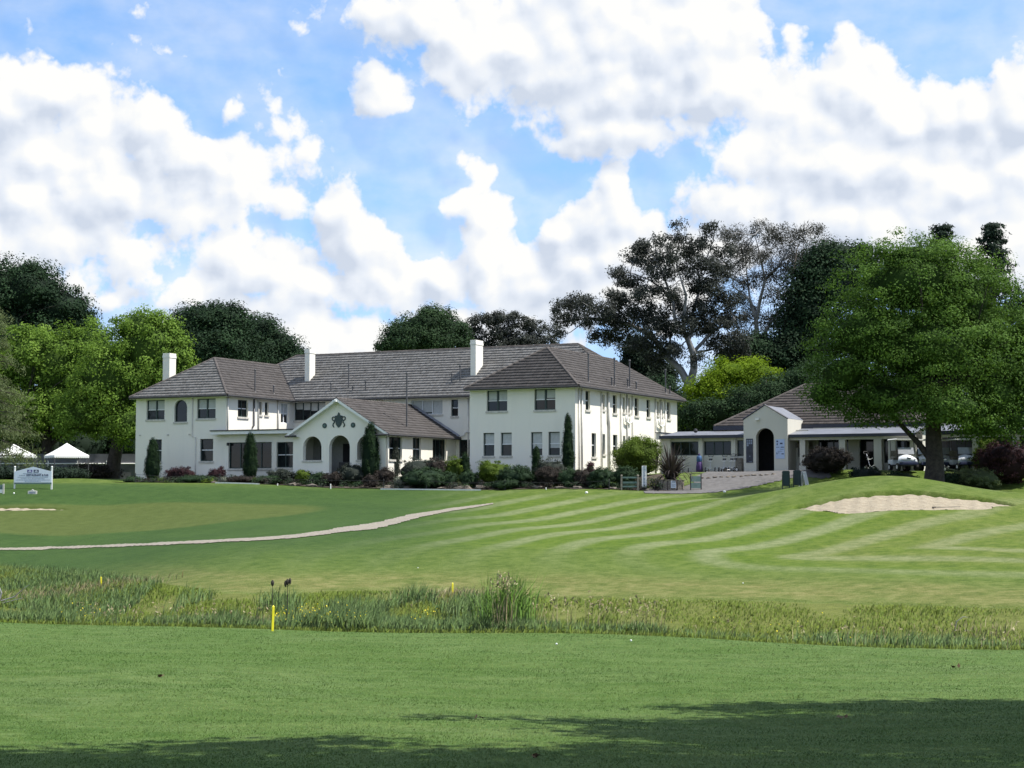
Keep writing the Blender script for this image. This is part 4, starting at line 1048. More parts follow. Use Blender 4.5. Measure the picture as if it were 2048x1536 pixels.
def tree(name, label, cat, base, blobs, nc, per, spread, size, lm, bark='bark', tr=.4, fork=.35, limbs=12, seed=1, group=None, **kw):
    r = np.random.default_rng(seed); base = np.array(base, float)
    e = empty(name, base, 0, label, cat, group)
    C, N = blob_clumps(blobs, nc, r, kw.pop('shell', (.6, 1.0)), kw.pop('inner', .15))
    B = np.array(blobs); top = B[:, 2].max() + B[:, 5].max() * .2; ctr = (B[:, :3] * B[:, 3:4]).sum(0) / B[:, 3].sum()
    m = MB(); zf = base[2] + (top - base[2]) * fork
    f0 = np.array([base[0] * .75 + ctr[0] * .25, base[1] * .8 + ctr[1] * .2, zf])
    m.tube([base + (0, 0, -.4), base + (0, 0, .15), base * .5 + f0 * .5 + r.normal(size=3) * .1, f0, f0 * .5 + np.array([ctr[0], ctr[1], top]) * .5, (ctr[0], ctr[1], top)], [tr * 1.7, tr * 1.15, tr * .95, tr * .85, tr * .45, tr * .06], 10)
    sel = r.choice(len(C), min(limbs * 3, len(C)), replace=False)
    for i, q in enumerate(sel):
        if i < limbs:
            a = f0 + (np.array([ctr[0], ctr[1], top]) - f0) * r.uniform(-.12, .45)
            pts = limb(m, a, C[q], tr * .42, tr * .05, .10, r)
        else:
            limb(m, pts[3] if i % 2 else pts[2], C[q], tr * .16, tr * .03, .05, r, 4)
    for i in range(len(m.v)): m.v[i] = tuple(np.array(m.v[i]) - base)
    m.build('trunk', M[bark], e, smooth=True)
    heart = kw.pop('heart', .66)
    crown('crown', C, N, per, spread, size, L[lm], e, r, base=base, **kw)
    if heart: core('inner_foliage', [(b[0] - base[0], b[1] - base[1], b[2] - base[2], b[3] * heart, b[4] * heart, b[5] * heart) for b in blobs], L[lm], e)
    return e
def gpt(px, Y): 
    X = (px - 1024) / FPX * Y; return np.array([X, Y, float(T(X, Y))])

# the big elm in front of the pro shop
Y = 91
tree('elm_tree', 'broad dome-shaped green tree in front of the pro shop, tallest on the right', 'tree', gpt(1866, Y),
     [pb(1830, 570, 180, 100, Y), pb(1825, 524, 112, 62, Y), pb(1905, 600, 140, 120, Y), pb(1740, 670, 125, 110, Y), pb(1960, 690, 110, 120, Y), pb(1850, 700, 190, 120, Y, 1.1), pb(1690, 750, 85, 66, Y), pb(1985, 790, 95, 80, Y), pb(1760, 800, 120, 56, Y), pb(1900, 815, 110, 50, Y, 1, -2), pb(1650, 790, 55, 40, Y), pb(2055, 690, 70, 110, Y), pb(2030, 840, 50, 40, Y), pb(1960, 850, 70, 34, Y), pb(2040, 780, 70, 60, Y)],
     1050, 105, .52, .14, 'big', tr=.52, fork=.20, limbs=16, seed=3, inner=.18, up=.55, flat=.52, heart=.5)
# bright plane trees on the left
Y = 128
tree('plane_tree', 'bright green leafy tree beside the left end of the clubhouse', 'tree', gpt(225, Y),
     [pb(300, 700, 85, 85, Y), pb(280, 660, 60, 46, Y), pb(345, 720, 50, 50, Y), pb(230, 760, 100, 90, Y), pb(310, 790, 70, 70, Y), pb(180, 830, 80, 56, Y), pb(270, 850, 60, 45, Y, 1, -2)],
     520, 110, .50, .20, 'plane', tr=.55, fork=.22, limbs=10, seed=5, up=.3)
tree('plane_tree', 'bright yellow-green leafy tree behind the white marquees', 'tree', gpt(95, 134),
     [pb(180, 720, 75, 80, 134), pb(120, 740, 80, 90, 134), pb(60, 720, 75, 76, 134), pb(0, 740, 70, 90, 134), pb(150, 820, 110, 60, 134), pb(40, 830, 110, 60, 134)],
     480, 110, .52, .21, 'plane', tr=.5, fork=.25, limbs=10, seed=6, up=.3)
# dark masses behind
def dark(name, label, px, Y, bl, nc, lm='oak', seed=1, size=.45, spread=.65, **kw):
    tree(name, label, 'tree', gpt(px, Y), [pb(*b, Y) for b in bl], int(nc * .62), 110, spread * 1.08, size * .56, lm, tr=.5, fork=.3, limbs=8, seed=seed, **kw)
dark('oak_tree', 'tall dark tree at the far left edge, highest of the left trees', 60, 165, [(60, 590, 95, 66), (0, 600, 90, 90), (120, 620, 70, 50), (30, 680, 130, 60), (90, 700, 100, 60), (60, 550, 50, 34), (-60, 640, 90, 110)], 900, seed=11)
dark('oak_tree', 'dark round tree sloping down behind the marquee and plane trees', 160, 175, [(150, 640, 40, 36), (120, 680, 80, 50), (175, 690, 50, 40)], 350, seed=12)
dark('oak_tree', 'dark dome-shaped tree rising behind the left wing roof', 415, 160, [(410, 650, 70, 52), (450, 640, 55, 34), (370, 670, 50, 46), (430, 700, 100, 60), (340, 680, 30, 40)], 620, seed=13)
dark('oak_tree', 'dark tree sloping down towards the second chimney', 530, 168, [(510, 670, 56, 46), (560, 690, 46, 36), (470, 660, 40, 30), (530, 720, 85, 40), (590, 710, 28, 22)], 480, seed=14)
dark('oak_tree', 'rounded green tree above the middle of the main roof', 850, 158, [(850, 655, 66, 38), (815, 675, 50, 34), (900, 665, 44, 36), (850, 690, 100, 36), (870, 635, 34, 20), (780, 690, 28, 20)], 560, lm='oak2', seed=15, size=.36, spread=.5)
# the bronze gum behind the right chimney: many dense tufts on an open frame
tree('gum_tree', 'dark bronze gum tree with rounded tufts behind the right chimney', 'tree', gpt(1015, 165),
     [pb(x, y, rx, ry, 165) for x, y, rx, ry in ((945, 650, 26, 18), (975, 640, 30, 14), (1010, 635, 36, 14), (1045, 645, 34, 16), (1075, 660, 30, 18), (1098, 680, 24, 14), (960, 680, 34, 18), (1000, 665, 40, 18), (1040, 680, 40, 18), (1010, 700, 60, 22), (1070, 695, 34, 20), (930, 675, 18, 20))],
     420, 60, .34, .2, 'gum', heart=0, bark='gumbark', tr=.4, fork=.35, limbs=16, seed=16, shell=(.5, 1.0))

# big open gum trees right of the clubhouse: limbs first, foliage hung on their ends
def open_gum(name, label, Y, trunk, limbs, tufts, lm, seed, r0, per=95, spread=(.40, .32), size=.24, twig=True, pale=True):
    r = np.random.default_rng(seed); base = gpt(trunk[0][0], Y)
    e = empty(name, base, 0, label, 'tree'); m = MB()
    W = lambda px, py, d=0.0: at(px, py, Y + d)
    tp = [base - (0, 0, .5)] + [W(px, py) for px, py in trunk]
    m.tube(tp, np.linspace(r0 * 1.25, r0 * .75, len(tp)), 10)
    nodes = []
    for pts, ra, rb in limbs:
        d = r.uniform(-2.5, 2.5); n = len(pts)
        P = [W(px, py, d * (i / max(1, n - 1)) ** 1.0) for i, (px, py) in enumerate(pts)]
        m.tube(P, np.linspace(ra, rb, n), 7, cap=False)
        nodes += [(p, ra + (rb - ra) * i / (n - 1)) for i, p in enumerate(P) if i]
    C, N, W_ = [], [], []
    nodeP = np.array([p for p, _ in nodes])
    for (px, py, rx, ry) in tufts:
        d = r.uniform(-2.6, 2.6); c = W(px, py, d); s = Y / FPX
        if twig:
            k = np.argsort(np.linalg.norm(nodeP - c, axis=1))[0]
            mid = limb(m, nodeP[k], c + (0, 0, -.1), .07, .02, .06, r, 4, .12)
            for _ in range(2): limb(m, mid[2], c + r.normal(size=3) * np.array([rx, rx, ry]) * s * .6, .03, .012, .03, r, 3, .12)
        n = max(2, int(rx * ry / 30))
        q = r.normal(size=(n, 3)); q = nrm(q) * r.uniform(.3, 1, n)[:, None] ** .5
        C.append(c + q * np.array([rx * s, rx * s, ry * s])); N.append(nrm(q + np.array([0, 0, .5])))
    for i in range(len(m.v)): m.v[i] = tuple(np.array(m.v[i]) - base)
    m.build('trunk', M['gumbark'], e, smooth=True)
    crown('crown', np.concatenate(C), np.concatenate(N), per, spread[0], size, L[lm], e, r, aspect=.36, up=.1, flat=spread[1] / spread[0], rand=.7, droop=.9, base=base)
    return e
G1 = [
 ([(1378, 770), (1362, 740), (1335, 715), (1318, 690), (1298, 668), (1262, 650), (1222, 640), (1180, 636), (1140, 640)], .34, .06),
 ([(1335, 715), (1320, 716), (1308, 722)], .12, .03), ([(1340, 720), (1338, 690), (1342, 672)], .14, .04),
 ([(1380, 770), (1388, 735), (1386, 706), (1376, 680), (1366, 660), (1368, 630), (1372, 590), (1362, 560)], .36, .07),
 ([(1386, 706), (1400, 690), (1425, 664), (1450, 650), (1470, 640)], .18, .05), ([(1376, 680), (1384, 660), (1384, 630), (1396, 590), (1400, 550), (1420, 500)], .22, .04),
 ([(1366, 660), (1350, 640), (1345, 600), (1320, 575), (1300, 560), (1260, 545)], .18, .04), ([(1345, 600), (1330, 560), (1315, 520), (1310, 490)], .12, .03),
 ([(1362, 560), (1352, 520), (1358, 480)], .08, .02), ([(1298, 668), (1280, 690), (1240, 695), (1215, 680)], .10, .03), ([(1222, 640), (1190, 620), (1165, 605)], .08, .02), ([(1180, 636), (1140, 665), (1120, 672)], .05, .015),
 ([(1386, 706), (1420, 700), (1450, 690)], .12, .04), ([(1400, 590), (1430, 560), (1450, 530)], .10, .03),
]
T1 = [(1125, 615, 22, 14), (1150, 605, 26, 14), (1180, 612, 26, 16), (1125, 640, 20, 16), (1120, 660, 12, 14), (1165, 640, 26, 14), (1205, 620, 26, 18), (1215, 650, 26, 18), (1200, 675, 26, 16), (1240, 600, 24, 16), (1250, 635, 30, 20), (1240, 670, 28, 16), (1240, 550, 20, 18), (1265, 565, 22, 14), (1230, 590, 18, 14),
 (1290, 590, 28, 18), (1285, 625, 30, 20), (1300, 655, 28, 18), (1280, 690, 30, 16), (1320, 640, 26, 18), (1325, 690, 26, 18), (1270, 510, 22, 20), (1290, 495, 22, 14), (1300, 525, 26, 18), (1320, 480, 18, 10), (1325, 545, 28, 18), (1340, 510, 22, 20), (1335, 580, 26, 16), (1350, 610, 24, 18), (1365, 480, 18, 14), (1385, 500, 24, 18), (1420, 460, 18, 12), (1405, 490, 18, 16), (1380, 540, 22, 18), (1395, 570, 24, 18), (1410, 530, 26, 20), (1425, 570, 26, 20), (1440, 540, 24, 18),
 (1390, 625, 28, 18), (1420, 615, 28, 20), (1400, 655, 28, 18), (1370, 650, 24, 18), (1340, 660, 22, 16), (1435, 650, 26, 20), (1455, 600, 26, 20), (1460, 640, 26, 18), (1440, 690, 30, 18), (1470, 680, 28, 22), (1480, 710, 24, 14), (1350, 700, 18, 14), (1395, 720, 16, 12), (1310, 720, 20, 14), (1355, 455, 12, 8), (1450, 500, 18, 14)]
open_gum('gum_tree', 'tall spreading gum tree with pale forked trunk beside the clubhouse roof', 138, [(1380, 810), (1380, 770)], G1, T1, 'gum', 21, .62)
G2 = [
 ([(1515, 690), (1512, 640), (1500, 600), (1480, 585), (1465, 570)], .24, .05), ([(1512, 640), (1520, 600), (1530, 560), (1520, 510), (1510, 470)], .2, .03), ([(1530, 560), (1560, 530), (1575, 500), (1600, 470)], .14, .03),
 ([(1515, 690), (1545, 640), (1570, 610), (1600, 560), (1630, 530), (1650, 500)], .18, .03), ([(1570, 610), (1590, 600), (1610, 590)], .08, .02), ([(1500, 600), (1495, 560), (1490, 510), (1470, 470)], .1, .02), ([(1600, 560), (1600, 520), (1610, 480)], .08, .02),
]
T2 = [(1465, 470, 26, 14), (1490, 490, 24, 14), (1520, 460, 26, 14), (1545, 480, 24, 14), (1510, 510, 28, 16), (1480, 530, 24, 16), (1540, 520, 28, 16), (1570, 490, 26, 16), (1600, 470, 26, 14), (1625, 465, 24, 14), (1590, 510, 28, 16), (1620, 500, 26, 16), (1650, 485, 22, 12), (1670, 495, 18, 10), (1560, 550, 30, 18), (1590, 545, 28, 18), (1620, 540, 26, 18), (1520, 560, 26, 18), (1490, 570, 24, 16), (1545, 590, 28, 18), (1580, 590, 28, 18), (1610, 580, 24, 18), (1500, 620, 24, 18), (1530, 640, 28, 20), (1560, 640, 28, 20), (1590, 640, 28, 20), (1500, 670, 28, 18), (1540, 690, 34, 22), (1580, 690, 34, 22), (1450, 470, 20, 12), (1470, 500, 24, 14), (1460, 545, 24, 16), (1475, 600, 24, 18), (1480, 640, 24, 18), (1560, 460, 24, 12), (1585, 525, 24, 16), (1640, 520, 22, 16), (1610, 620, 24, 18)]
open_gum('gum_tree', 'thin grey-leaved gum tree with sparse see-through crown', 150, [(1515, 800), (1515, 690)], G2, T2, 'gumpale', 22, .4, per=90, spread=(.5, .4), size=.19)
# dark evergreens
dark('evergreen_tree', 'dark evergreen tree under the spreading gum, behind the clubhouse roof', 1290, 146, [(1285, 740, 42, 60), (1270, 700, 26, 40), (1320, 760, 34, 40), (1250, 760, 34, 40)], 420, lm='conifer', seed=31, size=.38, spread=.5)
dark('evergreen_tree', 'dark mass of trees behind the lime-coloured tree', 1530, 142, [(1500, 720, 70, 50), (1570, 720, 70, 70), (1620, 640, 60, 110), (1650, 560, 60, 70), (1680, 510, 50, 30), (1600, 760, 80, 60)], 900, lm='oak', seed=32)
dark('evergreen_tree', 'dark green hedge-like trees behind the pro shop roof', 1520, 122, [(1490, 810, 56, 40), (1550, 800, 60, 50), (1610, 780, 56, 56), (1440, 825, 50, 30), (1390, 830, 40, 26), (1660, 770, 60, 50)], 620, lm='oak2', seed=33, size=.30, spread=.45)
dark('evergreen_tree', 'dark tree filling the right edge behind the elm', 2030, 110, [(2040, 720, 60, 110), (2060, 830, 70, 60), (2090, 640, 70, 90), (1960, 850, 60, 40)], 560, lm='oak', seed=34, size=.34, spread=.5)
dark('oak_tree', 'dark tree standing beyond the right edge behind the cart shed', 2230, 128, [(2220, 700, 90, 120), (2300, 740, 100, 110), (2170, 780, 70, 80), (2260, 840, 120, 60)], 620, lm='oak', seed=36)
dark('oak_tree', 'green tree standing further beyond the right edge', 2460, 135, [(2440, 700, 100, 120), (2520, 760, 100, 110), (2400, 800, 90, 80)], 560, lm='oak2', seed=37)
tree('lime_tree', 'bright yellow-green tree between clubhouse and pro shop', 'tree', gpt(1460, 128),
     [pb(x, y, rx, ry, 128) for x, y, rx, ry in ((1465, 750, 60, 36), (1510, 750, 56, 34), (1420, 780, 50, 36), (1450, 800, 70, 36), (1400, 810, 40, 30), (1530, 770, 40, 30), (1380, 830, 34, 20))],
     330, 110, .46, .16, 'lime', tr=.35, fork=.3, limbs=10, seed=35, up=.5)
# spired conifers at the far right
def conifer(name, label, px, Y, py_top, rpx, lm, seed, droop=.25, py_bot=900, size=.34, per=26):
    r = np.random.default_rng(seed); b = gpt(px, Y); top = at(px, py_top, Y); H = top[2] - b[2]; R = rpx * Y / FPX
    e = empty(name, b, 0, label, 'tree'); m = MB()
    m.tube([b - (0, 0, .4), b + (0, 0, H * .5), top], [.45, .28, .03], 8)
    C, N = [], []
    z = H * .12; 
    while z < H:
        f = 1 - z / H; rad = R * (f ** .62) * r.uniform(.8, 1.12) + .45
        for k in range(int(5 + 7 * f)):
            a = r.uniform(0, 2 * math.pi); d = np.array([math.cos(a), math.sin(a), 0]); rr = rad * r.uniform(.7, 1.1)
            end = b + (0, 0, z) + d * rr + np.array([0, 0, rr * (.22 - droop)])
            limb(m, b + (0, 0, z), end, .06, .015, .06, r, 3)
            for s in np.linspace(.3, 1, 4): C.append((b + (0, 0, z)) * (1 - s) + end * s); N.append(d * .5 + np.array([0, 0, .6]))
        z += H * .020 + .12
    for i in range(len(m.v)): m.v[i] = tuple(np.array(m.v[i]) - b)
    m.build('trunk', M['bark'], e)
    crown('crown', np.array(C), np.array(N), per, .34, size, L[lm], e, r, aspect=.35, up=.1, flat=.6, droop=.5, base=b)
    return e
conifer('conifer_tree', 'dark spired conifer at the right edge, seen past the elm', 1990, 122, 452, 95, 'conifer', 41, per=20)
conifer('conifer_tree', 'dark conifer tip showing just above the elm crown', 1890, 124, 452, 80, 'conifer', 42, per=16)
conifer('conifer_tree', 'dark broad conifer between the thin gum and the elm', 1730, 126, 485, 110, 'conifer', 43, per=18)
# feathery cedar hanging in at the left edge
def cedar():
    r = np.random.default_rng(51); Y = 112; b = gpt(-30, Y); e = empty('cedar_tree', b, 0, 'feathery grey-green cedar hanging in at the left edge', 'tree')
    m = MB(); top = at(-25, 600, Y); m.tube([b - (0, 0, .3), (b + top) / 2, top], [.4, .28, .04], 8); C, N = [], []
    for i in range(44):
        s = r.uniform(.12, .95); p0 = b + (top - b) * s; a = r.uniform(-1.3, 1.3) if i % 4 else r.uniform(0, 6.28); ln = (3.9 * (1 - s) + .8) * r.uniform(.7, 1.05)
        d = np.array([math.cos(a), math.sin(a), 0]); end = p0 + d * ln + np.array([0, 0, ln * r.uniform(-.28, .02)])
        pts = limb(m, p0, end, .07, .015, .10, r, 5)
        for q in pts[1:]:
            for _ in range(3): C.append(q + r.normal(size=3) * np.array([.3, .3, .12]) + np.array([0, 0, -.12])); N.append(np.array([0, 0, 1.0]))
    for i in range(len(m.v)): m.v[i] = tuple(np.array(m.v[i]) - b)
    m.build('trunk', M['bark'], e)
    crown('crown', np.array(C), np.array(N), 20, .26, .26, L['cedar'], e, r, aspect=.16, up=.0, flat=.8, rand=.9, droop=1.4, base=b)
cedar()
# trees outside the picture to the right whose shade falls across the near lawn
def shade_tree(label, base, bl, nc, seed):
    tree('shade_tree', label, 'tree', base, bl, nc, 30, .40, .24, 'big', tr=.35, fork=.45, limbs=10, seed=seed, heart=.5)
def gw(x, y): return np.array([x, y, float(T(x, y))])
shade_tree('tree outside the right edge that shades the near lawn', gw(14.5, 16.5), [(11.4, 16.4, 13.0, 4.2, 2.7, 2.4), (9.0, 16.4, 12.8, 2.4, 2.0, 1.5), (13.0, 18.8, 12.4, 3.2, 1.6, 2.2), (10.0, 19.4, 12.6, 2.4, .6, .7), (6.8, 17.6, 12.2, 2.2, .28, .35), (7.2, 16.2, 12.2, 1.8, .3, .35)], 700, 61)
shade_tree('tree behind the camera that shades the lower edge of the lawn', gw(8.6, 8.2), [(5.2, 12.2, 13.0, 3.6, 2.4, 2.0), (2.0, 13.0, 12.6, 2.8, 1.6, 1.2), (8.2, 12.5, 13.5, 3.4, 2.5, 2.2), (-.4, 13.2, 12.2, 1.8, .6, .6), (3.2, 14.9, 12.4, 1.6, .4, .5)], 560, 62)
# ------------------------------------------------------------------ garden plants
def in_bed(px, depth):
    """a place in the bed: photo column and metres behind the bed's front edge"""
    y = 100.0
    for _ in range(25): y = .5 * y + .5 * (float(Yg((px - 1024) / FPX * y)) + depth)
    x = (px - 1024) / FPX * y
    return np.array([x, y, float(T(x, y))])
def ht(p, py): return float(at(1024, py, p[1])[2] - p[2])
def shrub(name, label, px, d, py_top, wpx, lm, seed, cat='shrub', n=None, size=.11, per=26, loose=.1, p=None, group=None):
    r = np.random.default_rng(seed); p = in_bed(px, d) if p is None else p; H = max(.3, ht(p, py_top)) * 1.12; R = wpx / 2 * p[1] / FPX * 1.14
    e = empty(name, p, 0, label, cat, group)
    m = MB()
    for k in range(5):
        a = r.uniform(0, 6.28); limb(m, (0, 0, -.1), (R * .5 * math.cos(a), R * .5 * math.sin(a), H * r.uniform(.5, .8)), .025, .008, .05, r, 3)
    m.build('stem', M['bark'], e)
    nb = max(3, int(wpx / 10)); bl = [(0, 0, H * .48, R * .85, R * .75, H * .5)]
    for k in range(nb):
        a = r.uniform(0, 6.28); f = r.uniform(.2, .65)
        bl.append((R * f * math.cos(a), R * f * math.sin(a), H * r.uniform(.35, .72), R * .42, R * .42, H * .3))
    nc = n or int(30 + wpx * 1.6)
    C, N = blob_clumps(bl, nc, r, (.65, 1.02), .1)
    C[:, 2] = np.maximum(C[:, 2], .05)
    crown('foliage', C, N, int(per * 1.6), loose * 1.1, size * .8, L[lm], e, r, up=.35, aspect=.5)
    core('inner_foliage', [(0, 0, H * .44, R * .74, R * .66, H * .40)] + [(b[0] * .9, b[1] * .9, b[2] * .92, b[3] * .72, b[4] * .72, b[5] * .72) for b in bl[1:]], L[lm], e)
    return e
def column(label, px, d, py_top, wpx, lm, seed, p=None):
    r = np.random.default_rng(seed); p = in_bed(px, d) if p is None else p; H = ht(p, py_top); R = wpx / 2 * p[1] / FPX
    e = empty('cypress', p, 0, label, 'conifer', 'slim cypresses in the garden bed')
    m = MB(); m.tube([(0, 0, -.1), (0, 0, H * .8)], [.06, .02], 6); m.build('trunk', M['bark'], e)
    n = 260; z = r.uniform(0, 1, n) ** .85; prof = np.minimum(1, .55 + z * 1.6) * np.sqrt(np.clip(1 - z ** 1.9, 0, 1))
    a = r.uniform(0, 2 * math.pi, n); rr = R * prof * r.uniform(.55, .98, n)
    C = np.stack([rr * np.cos(a), rr * np.sin(a), z * H * .97 + .05], 1); N = np.stack([np.cos(a), np.sin(a), np.full(n, .5)], 1)
    crown('foliage', C, N, 44, .075, .10, L[lm], e, r, aspect=.3, up=.2, flat=2.0, rand=.3, droop=-1.2, ball=.3)
    m = MB(); m.lathe([(.02 + R * .80 * min(1, .55 + t_ * 1.6) * math.sqrt(max(0, 1 - t_ ** 1.9)), t_ * H * .95) for t_ in np.linspace(0, 1, 12)], 10); m.build('inner_foliage', L[lm], e, smooth=True)
    return e
column('slim dark cypress at the left corner of the clubhouse', 306, 3.0, 880, 36, 'cypress', 1)
column('slim dark cypress in front of the wide ground floor windows', 501, 3.2, 868, 36, 'cypress', 2)
column('tallest slim cypress, right of the porch arches', 741, 2.6, 845, 46, 'cypress', 3)
column('small grey-green cypress against the porch side windows', 789, 4.5, 885, 22, 'shrubgrey', 4)
column('tall slim cypress at the right front corner of the right wing', 1136, 4.2, 830, 27, 'cypress', 5)
column('short slim cypress below the right wing windows', 1073, 2.8, 898, 22, 'cypress', 6)
column('short dark cypress at the left corner of the right wing', 930, 3.6, 912, 24, 'cypress', 7)
SHR = [  # column, metres into bed, top row, width, leaf, label
 (272, 1.5, 956, 44, 'shrub', 'low dark green shrub at the left end of the garden bed'),
 (366, 2.6, 936, 62, 'shrubred', 'purple-leaved shrub under the left wing wall'),
 (395, 1.1, 953, 92, 'shrub', 'wide green shrub beside the left cypress'),
 (433, 2.6, 938, 36, 'shrubred', 'round maroon shrub below the left wing window'),
 (424, .9, 962, 22, 'shrublime', 'small yellow-green tuft at the bed edge'),
 (452, .9, 962, 26, 'pale', 'small silver-leaved shrub at the bed edge'),
 (485, 1.0, 954, 56, 'shrubpurple', 'dull brown-green shrub in front of the second cypress'),
 (535, 1.4, 954, 56, 'shrub', 'low green shrub between second cypress and porch'),
 (563, 2.4, 940, 60, 'shrubgrey', 'grey rounded shrub left of the porch'),
 (608, 2.2, 941, 36, 'shrublime', 'yellow-green shrub below the left porch arch'),
 (637, 2.0, 948, 42, 'shrub', 'dark green shrub left of the porch steps'),
 (668, 1.6, 946, 52, 'shrubpurple', 'dark purple-brown shrub in front of the porch doorway'),
 (706, 2.2, 930, 62, 'shrubgrey', 'dark grey-green shrub beside the tallest cypress'),
 (742, .8, 952, 30, 'shrubpurple', 'small rounded brown shrub in front of the tallest cypress'),
 (772, 2.6, 938, 44, 'shrubpurple', 'dark shrub right of the tallest cypress'),
 (800, .8, 957, 24, 'pale', 'small pale flowering clump right of the tallest cypress'),
 (838, 3.2, 918, 84, 'shrubgrey', 'large dark grey-green bush beside the porch side wall'),
 (872, 3.6, 920, 60, 'shrubpurple', 'large brown-purple bush in the courtyard corner'),
 (850, 1.2, 938, 112, 'shrub', 'wide green spreading shrub in the middle of the bed'),
 (908, 3.2, 916, 38, 'shrublime', 'lime-green shrub at the courtyard corner of the right wing'),
 (896, 1.4, 946, 40, 'shrub', 'low rounded green shrub near the courtyard corner'),
 (938, 1.6, 942, 38, 'shrub', 'clipped round green shrub at the right wing corner'),
 (990, 2.4, 924, 74, 'shrublime', 'bright green arching shrub under the right wing windows'),
 (1032, 1.9, 934, 84, 'shrub', 'dark green feathery shrub left of the short cypress'),
 (1012, .6, 962, 62, 'shrub', 'low dark green mat at the front of the bed'),
 (1105, 3.0, 920, 64, 'shrubgrey', 'grey-green shrub in front of the tall corner cypress'),
 (1100, 1.4, 936, 60, 'shrubpurple', 'brownish shrub right of the short cypress'),
 (1138, 1.6, 938, 54, 'shrub', 'rounded green shrub below the right wing corner'),
 (1168, 1.4, 940, 44, 'shrubpurple', 'brown-leaved shrub past the right wing corner'),
 (1203, 1.6, 937, 64, 'shrub', 'rounded mid-green shrub along the right wing side'),
 (1180, 3.2, 928, 22, 'shrubred', 'small reddish shrub against the right wing side wall'),
 (1247, 2.2, 934, 58, 'shrub', 'green shrub left of the white post sign'),
]
for i, (px, d, tp, w, lm, lb) in enumerate(SHR): shrub('shrub', lb, px, d, tp, w, lm, 100 + i, group='shrubs in the clubhouse bed')
shrub('hedge', 'big rounded yellow-green hedge between clubhouse and pro shop', 1278, 6.5, 880, 100, 'shrublime', 170, 'hedge', n=420, per=40, loose=.15)
# bushes in front of the pro shop
def gp(px, Y): return gpt(px, Y)
shrub('bush', 'big round dark bush in front of the veranda', 1652, 0, 898, 100, 'shrubpurple', 180, 'bush', n=330, p=gp(1652, 97))
shrub('bush', 'dark purple bush at the right edge beside the carts', 2014, 0, 888, 125, 'shrubred', 181, 'bush', n=360, p=gp(2014, 93.5))
shrub('bush', 'lime-green bush between carts and purple bush', 1972, 0, 886, 58, 'shrublime', 182, 'bush', n=160, p=gp(1972, 95))
shrub('bush', 'low straw-coloured bush right of the elm trunk', 1955, 0, 938, 96, 'cedar', 183, 'bush', n=150, p=gp(1955, 92.5))
shrub('bush', 'low green plants below the carts', 1905, 0, 944, 60, 'shrub', 184, 'bush', n=120, p=gp(1905, 93))
shrub('bush', 'low dark plants left of the elm trunk', 1800, 0, 946, 84, 'shrub', 185, 'bush', n=140, p=gp(1800, 93))
shrub('bush', 'dark low bush between round bush and elm trunk', 1735, 0, 936, 70, 'conifer', 186, 'bush', n=140, p=gp(1735, 94))
# low mixed growth filling the bed between the shrubs
r = np.random.default_rng(640)
for lm, nn, lb in (('shrub', 210, 'low green ground cover between the shrubs'), ('shrubgrey', 150, 'low grey-green ground cover between the shrubs'), ('shrubpurple', 130, 'low brown ground cover between the shrubs'), ('shrublime', 60, 'scattered bright green tufts in the bed')):
    C = []
    for _ in range(nn):
        q = in_bed(r.uniform(262, 1320), r.uniform(.25, 3.6)); C.append(q + np.array([0, 0, r.uniform(.05, .34)]))
    o = crown('ground_cover', np.array(C), np.tile(np.array([0, 0, 1.0]), (nn, 1)), 70, .20, .10, L[lm], None, r, up=.4, aspect=.45, flat=.55); tag(o, lb, kind='stuff')
